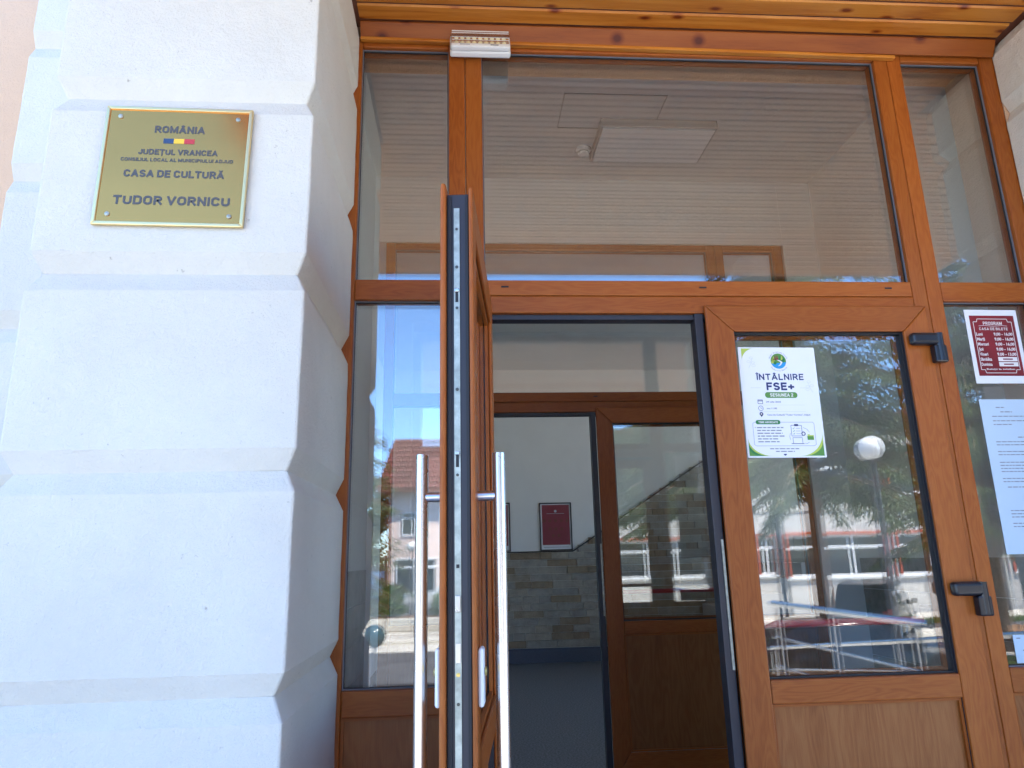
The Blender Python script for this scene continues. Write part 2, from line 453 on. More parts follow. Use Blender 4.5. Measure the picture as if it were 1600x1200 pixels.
def block_text(mb, body, cx, cz, width, height, y, weight=.235):
    """upright heavy sans-serif capitals drawn stroke by stroke, facing -Y"""
    segs = []; x = 0; gap = .34
    for ch in body:
        if ch == ' ': x += .30; continue
        base = {'Â': 'A', 'Ă': 'A', 'Î': 'I', 'Ț': 'T'}.get(ch, ch); w, st = GLY[base]
        for p in st: segs.append([(x + a, b) for a, b in p])
        c = x + w / 2
        if ch in 'ÂÎ': segs.append([(c - .15, 1.14), (c, 1.30), (c + .15, 1.14)])
        if ch == 'Ă': segs.append([(c - .17, 1.30), (c - .08, 1.18), (c + .08, 1.18), (c + .17, 1.30)])
        if ch == 'Ț': segs.append([(c + .02, -.14), (c - .04, -.34)])
        x += w + gap
    tot = x - gap; sx = (width - weight * height) / tot; hz = height * (1 - weight); k = 0
    for p in segs:
        q = [(cx + (a - tot / 2) * sx, cz + (b - .5) * hz) for a, b in p]
        t = weight * height * (.62 if p[0][1] > 1.05 or p[0][1] < -.05 else 1.0)
        for i, ((a, b), (c, d)) in enumerate(zip(q[:-1], q[1:])):
            l = math.hypot(c - a, d - b) or 1e-9; ux, uz = (c - a) / l * t / 2, (d - b) / l * t / 2
            e = .98 if len(q) <= 5 else .35
            e0 = e1 = e; k = (k + 1) % 7; yy = y - k * 1.5e-5
            mb.face([(a - ux * e0 + uz, yy, b - uz * e0 - ux), (c + ux * e1 + uz, yy, d + uz * e1 - ux), (c + ux * e1 - uz, yy, d + uz * e1 + ux), (a - ux * e0 - uz, yy, b - uz * e0 + ux)])

def mitred(parent, names, mat, x0, x1, z0, z1, wl, wr, wb, wt, y0, y1, bevel=0.004):
    """four mitred members round an opening: each one an object of its own"""
    def prism(a, b, c, d, axis, nm):
        m = MB()
        m.hexa([(a[0], y0, a[1]), (b[0], y0, b[1]), (b[0], y1, b[1]), (a[0], y1, a[1]),
                (d[0], y0, d[1]), (c[0], y0, c[1]), (c[0], y1, c[1]), (d[0], y1, d[1])], axis)
        return m.build(nm, mat, parent, bevel)
    out = []
    out.append(prism((x0, z0), (x0 + wl, z0 + wb), (x0 + wl, z1 - wt), (x0, z1), 'z', names[0]))
    out.append(prism((x1 - wr, z0 + wb), (x1, z0), (x1, z1), (x1 - wr, z1 - wt), 'z', names[0]))
    out.append(prism((x0, z0), (x1, z0), (x1 - wr, z0 + wb), (x0 + wl, z0 + wb), 'x', names[1]))
    out.append(prism((x0 + wl, z1 - wt), (x1 - wr, z1 - wt), (x1, z1), (x0, z1), 'x', names[1]))
    return out
def pane(parent, x0, x1, z0, z1, y, tilt=0.0022):
    """sealed double glazing: two sheets, the inner one bowed a hair so reflections double"""
    m = MB()
    m.box(x0, x1, y, y + 0.004, z0, z1)
    t = tilt * (x1 - x0) / 2; s = tilt * 0.5 * (z1 - z0) / 2; yy = y + 0.021
    m.hexa([(x0, yy - t - s, z0), (x1, yy + t - s, z0), (x1, yy + t - s + .004, z0), (x0, yy - t - s + .004, z0),
            (x0, yy - t + s, z1), (x1, yy + t + s, z1), (x1, yy + t + s + .004, z1), (x0, yy - t + s + .004, z1)])
    return m.build('pane', 'pane_glass', parent)
def ring(parent, name, mat, x0, x1, z0, z1, w, y0, y1):
    m = MB()
    m.box(x0, x1, y0, y1, z0, z0 + w, 'x'); m.box(x0, x1, y0, y1, z1 - w, z1, 'x')
    m.box(x0, x0 + w, y0, y1, z0 + w, z1 - w); m.box(x1 - w, x1, y0, y1, z0 + w, z1 - w)
    return m.build(name, mat, parent)
def glazing(parent, x0, x1, z0, z1, y=0.030, tilt=0.0022):
    p = pane(parent, x0 - 0.012, x1 + 0.012, z0 - 0.012, z1 + 0.012, y, tilt)
    ring(p, 'gasket', 'gasket', x0 + 0.0005, x1 - 0.0005, z0 + 0.0005, z1 - 0.0005, 0.005, y - 0.007, y - 0.0005)
    ring(p, 'bead', 'bead_grey', x0 + 0.0003, x1 - 0.0003, z0 + 0.0003, z1 - 0.0003, 0.0035, y - 0.013, y - 0.0075)
    return p

# ================================================================== THE SETTING
ST = -1.39                                # street level; the door sill is z = 0
LZ = -0.15                                # landing in front of the door
m = MB(); m.face([(-400, -600, ST), (400, -600, ST), (400, 300, ST), (-400, 300, ST)])
struct('ground', m.build('ground', 'asphalt'))
m = MB(); m.box(-60, 80, -22.6, -4.0, ST - 0.1, ST + 0.012)
struct('forecourt', m.build('forecourt', 'concrete'))
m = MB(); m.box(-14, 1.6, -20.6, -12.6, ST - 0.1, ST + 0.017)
struct('shade_strip', m.build('shade_strip', 'asphalt'))  # dark asphalt strip added to stand for shade patches on the reflected ground
m = MB(); m.box(-6, 60, -27.6, -25.2, ST - 0.1, ST + 0.13)
struct('pavement', m.build('pavement', 'concrete', bevel=0.02))
m = MB(); m.box(-24, 10.5, -25.2, -22.6, ST - 0.1, ST + 0.13)
struct('pavement', m.build('pavement', 'concrete', bevel=0.02))
m = MB(); m.box(3.4, 40, -15.5, -12.9, ST - 0.1, ST + 0.05)
m.box(13.5, 60, -25.15, -24.2, ST - 0.1, ST + 0.1)
tag(m.build('lawn', 'grass'), kind='stuff')
m = MB()
for (gx0, gx1, gy0, gy1, n, gz) in ((3.4, 20, -15.5, -12.9, 2600, .05), (13.5, 30, -25.15, -24.2, 1500, .1)):
    for i in range(n):
        x, y = random.uniform(gx0, gx1), random.uniform(gy0, gy1); a = random.uniform(0, 6.28); h = random.uniform(.05, .16)
        dx, dy = math.cos(a) * .012, math.sin(a) * .012
        m.face([(x - dx, y - dy, ST + gz), (x + dx, y + dy, ST + gz), (x + dy * 3, y - dx * 3, ST + gz + h)])
tag(m.build('grass', 'grass'), kind='stuff')

# landing with steps down to the forecourt
land = tag(thing('entrance_landing', 'pale tiled landing with steps in front of the entrance door', 'steps'), kind='structure')
m = MB(); m.box(-3.2, 2.75, -4.0, 0.30, ST - 0.2, LZ); m.build('slab', 'landing_tile', land)
for i in range(6):
    box('step', 'landing_tile', land, -3.2, 2.45, -4.0 - 0.31 * (i + 1), -4.0 - 0.31 * i - 0.002, ST - 0.1, LZ - 0.177 * (i + 1), 'x', 0.008)
m = MB(); m.hexa([(2.80, -10.0, ST - .3), (4.3, -10.0, ST - .3), (4.3, -1.2, ST - .3), (2.80, -1.2, ST - .3),
                  (2.80, -10.0, ST + .03), (4.3, -10.0, ST + .03), (4.3, -1.2, LZ), (2.80, -1.2, LZ)])
struct('ramp', m.build('ramp', 'concrete'))

# the culture house itself
bld = thing('culture_house', 'peach plastered culture house wall behind the white rusticated pilaster', 'building')
m = MB(); m.box(-4.2, -0.462, 0.0, 0.30, LZ - 1.3, 3.45); m.build('wall', 'plaster_peach', bld)
m = MB(); m.box(2.302, 3.15, 0.0, 0.30, LZ - 1.3, 3.45); m.box(7.6, 9.2, 0.0, 0.30, LZ - 1.3, 3.45); m.box(3.1505, 7.5995, 0.0, 0.30, LZ - 1.3, 0.4); m.box(3.1505, 7.5995, 0.0, 0.30, 3.35, 3.45); m.build('wall', 'plaster_peach', bld)
m = MB(); m.box(3.15, 7.6, 0.12, 0.125, 0.4, 3.35); w_ = m.build('window', 'pane_glass', bld)  # unseen window, put in to bring daylight onto the hall's back wall
m = MB()
for x in (3.15, 4.6, 6.05, 7.54): box('fill_window_post', 'white_trim', w_, x, x + .06, .10, .119, .4, 3.35)
m = MB(); m.box(-4.2, 9.2, 0.004, 0.30, 3.4505, 6.6); m.build('wall', 'plaster_peach', bld)
m = MB(); m.box(8.9, 9.2, 0.3005, 7.6, 3.62, 6.6); m.build('side_wall', 'plaster_peach', bld); m = MB(); m.box(8.9, 9.2, 0.3005, 7.6, ST, -.26); m.build('side_wall', 'plaster_peach', bld); m = MB(); m.box(-4.2, -3.9, 0.3005, 7.6, 3.451, 6.6)
m.box(-4.2, -3.9, 0.3005, 2.6, ST, 3.45); m.box(-4.2, -3.9, 6.4, 7.6, ST, 3.45); m.box(-4.2, -3.9, 2.6005, 6.3995, ST, 3.4495)
tag(m.build('side_wall', 'plaster_peach', bld))
m = MB(); m.box(-3.899, 8.8995, 7.4635, 7.6, 4.02, 6.6); m.build('rear_wall', 'plaster_peach', bld)
m = MB(); m.box(-4.6, 9.5, -0.3, 7.9, 6.601, 6.9); m.build('roof', 'roof_ridge', bld)
w = pane(bld, 0, 1, 0, 1, 0); bpy.data.objects.remove(w)
m = MB(); m.box(5.2, 8.6, 7.40, 7.405, 0.6, 3.85); m.build('window', 'pane_glass', bld)  # rear window added out of sight so sun bounces into the hall

# rusticated pilasters: every course is a block with bevelled joints
GZ = [ST - 0.13, -0.545, -0.025, 0.495, 1.015, 1.535, 2.055, 2.575, 3.095, 3.423]
TROWEL = bpy.data.textures.new('trowel_unevenness', 'CLOUDS'); TROWEL.noise_scale = 0.07; TROWEL.noise_depth = 3
def rust(parent, x0, x1, y0, y1, sl=1, sr=1, d=0.026, ch=0.054):
    for a, b in zip(GZ[:-1], GZ[1:]):
        rings = []
        for z, q in ((a, 1), (a + ch, 0), (b - ch, 0), (b, 1)):
            i = d * q
            rings.append([(x0 + i * sl, y0 + i, z), (x1 - i * sr, y0 + i, z), (x1 - i * sr, y1, z), (x0 + i * sl, y1, z)])
        mb = MB()
        for r in rings: mb.v += r
        for k in range(3):
            for j in range(4):
                mb.f.append((k * 4 + j, k * 4 + (j + 1) % 4, k * 4 + 4 + (j + 1) % 4, k * 4 + 4 + j))
        o = mb.build('block', 'plaster_white', parent, 0.006, seg=2)
        sb = o.modifiers.new('subdivide', 'SUBSURF'); sb.subdivision_type = 'SIMPLE'; sb.levels = sb.render_levels = 4
        dp = o.modifiers.new('trowel', 'DISPLACE'); dp.texture = TROWEL; dp.texture_coords = 'GLOBAL'; dp.strength = 0.004; dp.mid_level = 0.5
        o.data.shade_smooth(); o.data.set_sharp_from_angle(angle=R(13))
    box('light_stop_core', 'plaster_white', parent, x0 + d * sl + .012, x1 - d * sr - .012, y0 + d + .012, y1 - .001, GZ[0], GZ[-1] - .001)  # added inside the blocks to stop light leaking through their joints
pil = thing('rusticated_pilaster', 'white plaster pilaster with horizontal grooves, carrying the gold plaque', 'pilaster', group='pilasters beside the entrance')
rust(pil, -1.113, -0.41, -0.72, -0.003)
rust(pil, -1.50, -1.085, -0.27, -0.003, sl=0, sr=0)
pil2 = thing('rusticated_pilaster', 'white plaster pilaster at the right edge beyond the glazed frame', 'pilaster', group='pilasters beside the entrance')
rust(pil2, 2.291, 3.1, -0.34, -0.003)

# porch ceiling: tongue and groove pine boards on a canopy slab
SZ = 3.424
porch = thing('porch_ceiling', 'varnished orange pine board ceiling of the porch above the entrance', 'ceiling')
BW = 0.089
for i in range(28):
    y1 = -0.052 - i * BW; y0 = y1 - BW + 0.008
    if y0 < -2.47: break
    xl = -0.404 if y1 > -0.74 else -1.08
    xr = 2.285 if y1 > -0.36 else 3.7
    mb = MB(); off = random.uniform(0, 40); dz = random.uniform(0, 0.0015)
    mb.hexa([(xl, y0 + .006, SZ + dz), (xr, y0 + .006, SZ + dz), (xr, y1 - .006, SZ + dz), (xl, y1 - .006, SZ + dz),
             (xl, y0 - .001, SZ + .008), (xr, y0 - .001, SZ + .008), (xr, y1 + .001, SZ + .008), (xl, y1 + .001, SZ + .008)], 'x', off)
    mb.build('board', 'pine_board', porch, 0.0012, seg=1)
# two stained boards run down from the ceiling to the head of the frame
mb = MB(); mb.hexa([(-.404, -.050, SZ - .006), (2.285, -.050, SZ - .006), (2.285, -.045, SZ + .006), (-.404, -.045, SZ + .006),
                    (-.404, -.020, SZ - .066), (2.285, -.020, SZ - .066), (2.285, -.004, SZ - .062), (-.404, -.004, SZ - .062)][4:] +
                   [(-.404, -.050, SZ - .004), (2.285, -.050, SZ - .004), (2.285, -.044, SZ + .006), (-.404, -.044, SZ + .006)], 'x')
mb.build('board', 'pine_stained', porch, 0.003)
mb = MB(); mb.hexa([(-.404, -.026, SZ - .068), (1.84, -.026, SZ - .088), (1.84, -.003, SZ - .088), (-.404, -.003, SZ - .068),
                    (-.404, -.026, SZ - .054), (1.84, -.026, SZ - .074), (1.84, -.003, SZ - .070), (-.404, -.003, SZ - .050)], 'x')
mb.build('trim', 'pine_board', porch, 0.003)
m = MB(); m.box(-1.10, 3.75, -2.5, -0.001, SZ + .0085, 3.449, 'x'); m.build('batten', 'brown_metal', porch); m = MB(); m.box(-1.10, 3.75, -2.52, -0.001, 3.4495, 3.8); m.build('canopy_slab', 'plaster_white', porch)

# vestibule between the two glazed doors, and the hall behind
VX0, VX1, VY, VC = -0.594, 2.508, 1.98, 3.912
fl = box('floor', 'granite_floor', None, -3.9, 8.8995, VY + .0705, 7.6, -0.25, 0.0); struct('floor', fl)
fl2 = box('vestibule_floor', 'landing_tile', None, -3.9, 8.8995, 0.3005, VY + .07, -0.25, 0.0); struct('', fl2)  # unseen floor, made pale to bounce light up into the vestibule
box('door_sill', 'granite_floor', fl, -0.46, 2.30, 0.0, 0.30, -0.2495, -0.002)
ce = box('vestibule_ceiling', 'ceiling_paint', None, VX0, VX1, 0.3005, VY + .07, VC, VC + 0.1); struct('', ce)
box('beam', 'ceiling_paint', ce, VX0, VX1, 0.302, 0.56, 3.60, VC - .0005)
ring_ = MB()
for (a, b, c, d) in ((.594, 1.202, 1.03, 1.036), (.594, 1.202, 1.363, 1.369), (.594, .600, 1.036, 1.363), (1.196, 1.202, 1.036, 1.363)):
    ring_.box(a, b, c, d, VC - .004, VC - .0005)
ring_.build('hatch_joint', 'ceiling_line', ce)
box('bay', 'ceiling_paint', ce, VX1 + .2005, 8.8995, 0.3005, VY + .07, VC, VC + .1)
hall_c = box('hall_ceiling', 'ceiling_paint', None, -3.9, 8.8995, VY + .0705, 7.6, VC, VC + 0.1); struct('', hall_c)
def tiles(parent, mat, axis, at, a0, a1, z0, z1, tl, th, gap=0.004, proud=0.006, sgn=1, jitter=0.0, top=None):
    """a wall's stone facing, every stone a child of the wall"""
    r = 0; z = z0; cache = {}
    while z < z1(a0) - 0.02 if callable(z1) else z < z1 - 0.02:
        zz = min(z + th, z1 if not callable(z1) else 99)
        a = a0 - (0.5 * tl if r % 2 else 0.0) - (random.uniform(0, .6) * tl if jitter else 0)
        while a < a1 - 0.02:
            L_ = tl * (random.choice((.6, .8, 1.0, 1.15, 1.3)) if jitter else 1.0)
            s, e = max(a, a0), min(a + L_, a1)
            if e - s > 0.03:
                p = proud + random.uniform(0, jitter)
                key = (round(e - s, 2), round(p, 3))
                mb = MB()
                if axis == 'x': mb.box(0, e - s - gap, -p, 0, 0, zz - z - gap, 'x')
                else: mb.box(0, p, 0, e - s - gap, 0, zz - z - gap, 'y') if sgn > 0 else mb.box(-p, 0, 0, e - s - gap, 0, zz - z - gap, 'y')
                o = mb.build('stone', mat, parent, 0)
                o.location = (s, at, z) if axis == 'x' else (at, s, z)
            a += L_
        z += th; r += 1
wl = box('vestibule_wall_left', 'paint_grey_white', None, VX0 - 0.2, VX0, 0.3005, VY - .0005, -0.2, VC + 0.1); struct('', wl)
tiles(wl, 'wall_tile', 'y', VX0, 0.31, VY - .01, 0.11, 1.27, 0.40, 0.195, sgn=1)
box('plinth', 'granite_plinth', wl, VX0, VX0 + .012, 0.31, VY - .01, 0.001, 0.105)
wr = box('vestibule_wall_right', 'paint_grey_white', None, VX1, VX1 + 0.2, 0.3005, VY - .0005, -0.2, VC + 0.1); struct('', wr)
tiles(wr, 'wall_tile', 'y', VX1, 0.31, VY - .01, 0.11, 1.27, 0.40, 0.195, sgn=-1)
box('plinth', 'granite_plinth', wr, VX1 - .012, VX1, 0.31, VY - .01, 0.001, 0.105)
wi = MB(); wi.box(-3.9, -0.5605, VY, VY + .07, -.2, VC + .1); wi.box(2.2605, 2.7085, VY, VY + .07, -.2, VC + .1); wi.box(-0.56, 2.26, VY, VY + .07, 3.42, VC + .1)
struct('', wi.build('inner_wall', 'paint_grey_white'))
HY = 7.163
wm = MB(); wm.box(-3.9, 5.2, HY, HY + .3, -.2, VC + .1); wm.box(8.6, 8.8995, HY, HY + .3, -.2, VC + .1); wm.box(5.2005, 8.5995, HY, HY + .3, -.2, 0.6); wm.box(5.2005, 8.5995, HY, HY + .3, 3.85, VC + .1)
wh = wm.build('hall_wall_back', 'paint_grey_white'); struct('', wh)
hl = box('hall_wall_left', 'paint_grey_white', None, -1.3, -1.1, VY + .071, HY - .0005, -.2, VC - .0005); struct('', hl)
# stone facing rises to the right with the stairs
def stonewall():
    z = 0.185; row = 0
    while z < 2.6:
        x_from = 0.0 if z + .04 < 1.385 else 1.46 + (z + .04 - 1.385) / 0.63
        x = x_from - random.uniform(0, .1)
        while x < 3.6:
            Lx = random.choice((.16, .22, .28, .34, .40)); s = max(x, x_from)
            if x + Lx - s > .05:
                p = random.uniform(.010, .026); mb = MB(); mb.box(0, x + Lx - s - .004, -p, 0, 0, .088, 'x')
                o = mb.build('stone', 'split_stone', wh); o.location = (s, HY, z)
            x += Lx
        z += .0925; row += 1
stonewall()
box('plinth', 'granite_plinth', wh, 0.0, 3.6, HY - .02, HY, 0.001, 0.178)
m = MB()
m.hexa([(0.0, HY - .03, 1.386), (1.46, HY - .03, 1.386), (1.46, HY - .001, 1.386), (0.0, HY - .001, 1.386),
        (0.0, HY - .03, 1.402), (1.46, HY - .03, 1.402), (1.46, HY - .001, 1.402), (0.0, HY - .001, 1.402)], 'x')
m.hexa([(1.46, HY - .03, 1.386), (3.6, HY - .03, 2.734), (3.6, HY - .001, 2.734), (1.46, HY - .001, 1.386),
        (1.46, HY - .03, 1.402), (3.6, HY - .03, 2.752), (3.6, HY - .001, 2.752), (1.46, HY - .001, 1.402)], 'x')
m.build('cap_strip', 'gasket', wh)
wm = MB(); wm.box(8.9, 9.2, .3005, 1.2, -.255, 3.615); wm.box(8.9, 9.2, 6.9, 7.6, -.255, 3.615); wm.box(8.9, 9.2, 1.2005, 6.8995, -.255, .8)
hr = wm.build('hall_wall_right', 'paint_grey_white'); struct('', hr)
m = MB(); m.box(9.05, 9.055, 1.2, 6.9, .8, 3.615); m.build('window', 'pane_glass', hr)  # unseen side window, added for more bounce light in the hall
for i in range(9):
    if i == 0: stair = thing('staircase', 'pale stone staircase climbing along the hall wall behind the inner door', 'staircase')
    box('step', 'landing_tile', stair, 2.35 + .27 * i, 2.35 + .27 * (i + 1) - .001, HY - 1.3, HY - .03, 0.001, .17 * (i + 1), 'y')

# ================================================================== GLAZED FRAMES
def glazed_frame(name, label, ox, oy, oz, group):
    F = thing(name, label, 'door frame', (ox, oy, oz), group=group)
    def mem(nm, x0, x1, z0, z1, axis, y0=0.0, y1=0.07, mat='oak_foil', bev=0.005):
        return box(nm, mat, F, x0, x1, y0, y1, z0, z1, axis, bev)
    T = 3.385
    mem('jamb', -.460, -.398, 0.0, T, 'z'); mem('jamb', 2.232, 2.300, 0.0, T, 'z')
    mem('mullion', -.050, .0152, 0.0, T, 'z'); mem('mullion', .0168, .083, 0.0, T, 'z')
    mem('mullion', 1.756, 1.8142, 0.0, T, 'z'); mem('mullion', 1.8158, 1.876, 0.0, T, 'z')
    B = ((-.398, -.050), (.083, 1.756), (1.876, 2.232))
    for (a, b) in B:
        mem('head_rail', a + .0004, b - .0004, 3.339, T - .001, 'x', 0.0005)
    for (a, b) in (B[0], B[2]):
        mem('transom', a + .0004, b - .0004, 2.250, 2.331, 'x', 0.0005)
        mem('rail', a + .0004, b - .0004, .825, .907, 'x', 0.0005)
        mem('rail', a + .0004, b - .0004, .025, .135, 'x', 0.0005)
        p = box('panel', 'oak_panel', F, a + .0005, b - .0005, .024, .05, .1355, .8245, 'z')
        ring(p, 'bead', 'oak_foil', a + .0008, b - .0008, .1358, .8242, .010, .015, .0235)
        glazing(F, a, b, .907, 2.250); glazing(F, a, b, 2.331, 3.339)
    a, b = B[1]
    mem('transom', a + .0004, b - .0004, 2.2695, 2.331, 'x', 0.0005)
    mem('transom', a + .0004, b - .0004, 2.200, 2.2680, 'x', 0.0005)
    glazing(F, a, b, 2.331, 3.339, tilt=0.0015)
    st = MB(); st.box(a, b, .012, .055, .0, .022); st.build('threshold', 'zinc_plate', F, .003)
    for x in (.16, .92, 1.66):
        box('drain_slot', 'gasket', F, x - .014, x + .014, -.0012, .004, 2.300, 2.306, 'x')
    m = MB(); m.box(a + .001, b - .001, .02, .069, 2.180, 2.1995, 'x'); m.build('head_gasket', 'dark_profile', F)
    return F
glazed_frame('entrance_frame', 'brown oak-look glazed entrance frame below the pine porch ceiling', 0, 0, 0, 'glazed door frames')
glazed_frame('vestibule_frame', 'shaded inner glazed door frame seen across the vestibule', -0.052, VY + .0005, 0.03, 'glazed door frames')

def door_leaf(name, label, W, top, mirror, loc, rz, group, pulls, hinges, panic):
    D = thing(name, label, 'door', loc, rz, group)
    s = -1 if mirror else 1
    def X(a, b): return (a, b) if not mirror else (-b, -a)
    z0 = 0.03
    def mbox(nm, mat, parent, x0, x1, y0, y1, za, zb, axis='z', bev=0.0):
        a, b = X(x0, x1); return box(nm, mat, parent, a, b, y0, y1, za, zb, axis, bev)
    a, b = X(0, W)
    mitred(D, ('stile', 'rail'), 'oak_foil', a, b, z0, top, .106, .106, .14, .104, -.014, -.0002, .005)
    a, b = X(.022, W - .022)
    mitred(D, ('core_stile', 'core_rail'), 'dark_profile', a, b, z0 + .012, top - .022, .083, .083, .12, .081, 0, .055, .002)
    a, b = X(.012, W - .012)
    mitred(D, ('inner_stile', 'inner_rail'), 'oak_foil', a, b, z0 + .006, top - .008, .096, .096, .134, .097, .0552, .066, .004)
    mbox('mid_rail', 'oak_foil', D, .1064, W - .1064, -.0138, .055, .820, .897, 'x', .005)
    mbox('mid_rail', 'oak_foil', D, .1084, W - .1084, .0552, .0655, .815, .902, 'x', .004)
    a, b = X(.106, W - .106)
    zt = top - .104
    p = pane(D, a - .004, b + .004, .892, zt + .004, .016, 0.0026)
    ring(p, 'gasket', 'gasket', a + .0004, b - .0004, .8974, zt - .0004, .006, .004, .0155)
    ring(p, 'bead', 'oak_foil', a + .0006, b - .0006, .8976, zt - .0006, .016, .043, .0545)
    q = box('panel', 'oak_panel', D, a + .0005, b - .0005, .010, .036, .1705, .8195, 'z')
    ring(q, 'bead', 'oak_foil', a + .0008, b - .0008, .171, .819, .009, .0, .0095)
    # gaskets on the closing edge
    mbox('edge_gasket', 'gasket', D, W - .022, W - .017, .004, .012, z0 + .03, top - .03)
    mbox('edge_gasket', 'gasket', D, W - .022, W - .018, .046, .053, z0 + .03, top - .03)
    if mirror:      # passive leaf: dark rebate profile standing out past the face
        rbp = mbox('rebate_profile', 'dark_profile', D, W + .0002, W + .034, .010, .0655, z0 + .02, top - .012, 'z', .003)
        mbox('strike_plate', 'zinc_plate', rbp, W + .004, W + .012, .0045, .0098, .93, 1.36)
        mbox('corner_cap', 'black_plastic', rbp, W + .001, W + .036, .008, .066, top - .0115, top - .001)
    # lock strip on the closing edge
    pl = mbox('lock_strip', 'zinc_plate', D, W - .0218, W - .0185, .018, .032, .12, top - .062)
    xe = W - .0185
    for z, r in ((2.107, .0035), (2.006, .004), (1.90, .0035), (1.698, .004), (1.498, .0035), (1.073, .0045), (1.015, .0035), (.62, .004), (.3, .004)):
        if z > top - .08: continue
        sc = MB(); sc.lathe([(r, 0), (r, .0012), (r * .5, .0016)], (s * xe if not mirror else -xe, .025, z), 10, 'x')
        o = sc.build('screw', 'brass_screw' if z == 1.073 else 'screw_dark', pl, smooth=True)
        if mirror: o.scale = (1, 1, 1)
    for z, h in ((1.930, .030), (1.530, .028), (1.297, .008)):
        mbox('lock_slot', 'gasket', pl, xe, xe + .0006, .0215, .0285, z - h / 2, z + h / 2)
    for z, h, pr in ((1.218, .034, .006), (1.116, .040, .0015), (1.945, .008, .004), (1.548, .008, .004)):
        mbox('bolt', 'steel_brushed', pl, xe + .0002, xe + pr, .0195, .0305, z - h / 2, z + h / 2, 'z', .001)
    if pulls:
        for side in (-1, 1):
            yc = -.014 - .052 if side < 0 else .066 + .050
            yf = -.014 if side < 0 else .066
            hx = W - .085
            hb = MB(); hb.lathe([(0.0001, 0), (.0150, 0), (.0150, 1.0), (.0001, 1.0)], (s * hx, yc, .555), 28)
            h = hb.build('pull_handle', 'steel_brushed', D, smooth=True)
            for z in (1.455, .665):
                so = MB(); so.tube([(s * hx, yf, z), (s * hx, yc, z)], .0115, 18); so.build('standoff', 'steel_brushed', h, smooth=True)
            e = MB(); a, b = X(W - .075, W - .028)
            y0, y1 = (yf - .013, yf) if side < 0 else (yf, yf + .013)
            e.box(a, b, y0, y1, 1.005, 1.125); ee = e.build('escutcheon', 'white_plastic', D, .006)
            k = MB(); k.lathe([(.009, 0), (.009, .004), (.006, .005)], (s * (W - .052), (y0 if side < 0 else y1 + .005), 1.075), 14, 'y'); k.build('lock_cylinder', 'brass_screw', ee)
    if panic:
        pb = MB(); pb.tube([(s * .10, .118, 1.062), (s * (W - .10), .118, 1.062)], .0135, 16)
        bar = pb.build('panic_bar', 'panic_red', D, smooth=True)
        for x in (.035, W - .125):
            mbox('bracket', 'black_plastic', bar, x, x + .09, .0662, .140, 1.015, 1.115, 'z', .012)
    if hinges:
        for z in (2.05, 1.14):
            hb = MB(); a, b = X(-.012, .098)
            hb.box(a, b, -.050, -.0145, z + .010, z + .058, 'x'); hg = hb.build('hinge', 'black_plastic', D, .014, seg=4)
            hb = MB(); a, b = X(-.034, .016)
            hb.box(a, b, -.046, -.0145, z - .058, z + .0095); hb.build('hinge_knuckle', 'black_plastic', hg, .006)
            hb = MB(); hb.tube([(s * -.012, -.034, z - .052), (s * -.012, -.034, z + .056)], .0165, 14); hb.build('hinge_pin', 'black_plastic', hg, smooth=True)
    return D
GD = 'door leaves of the two entrances'
door_leaf('door_leaf', 'oak-look door leaf standing wide open, edge-on with long steel pull bars', .885, 2.226, False, (.045, -.002, 0), R(-95.5), GD, True, False, False)
door_leaf('door_leaf', 'closed oak-look door leaf with the white event poster on its glass', .876, 2.226, True, (1.790, -.0005, 0), 0, GD, False, True, True)
door_leaf('door_leaf', 'closed inner door leaf in shade across the vestibule', .876, 2.226, True, (1.738, VY, .03), 0, GD, False, False, True)
door_leaf('door_leaf', 'inner door leaf standing open in the vestibule behind the left glass', .885, 2.226, False, (-.055, VY - .002, .03), R(-93), GD, False, False, False)

# ================================================================== THINGS AT THE DOOR
def rect(mb, x0, x1, z0, z1, y): mb.face([(x0, y, z0), (x1, y, z0), (x1, y, z1), (x0, y, z1)])
def disc(mb, cx, cz, r, y, n=20, a0=0, a1=2 * math.pi, sq=1.0):
    pts = [(cx + r * math.cos(a0 + (a1 - a0) * k / n), y, cz + sq * r * math.sin(a0 + (a1 - a0) * k / n)) for k in range(n + (0 if abs(a1 - a0 - 2 * math.pi) < 1e-6 else 1))]
    mb.face(pts)
def rrect(mb, x0, x1, z0, z1, r, y):
    pts = []
    for cx, cz, a in ((x1 - r, z0 + r, -90), (x1 - r, z1 - r, 0), (x0 + r, z1 - r, 90), (x0 + r, z0 + r, 180)):
        for k in range(6): t = R(a + 18 * k); pts.append((cx + r * math.cos(t), y, cz + r * math.sin(t)))
    mb.face(pts)
def stroke(mb, pts, w, y):
    for (a, b), (c, d) in zip(pts[:-1], pts[1:]):
        l = math.hypot(c - a, d - b) or 1; nx, nz = -(d - b) / l * w / 2, (c - a) / l * w / 2
        mb.face([(a - nx, y, b - nz), (c - nx, y, d - nz), (c + nx, y, d + nz), (a + nx, y, b + nz)])

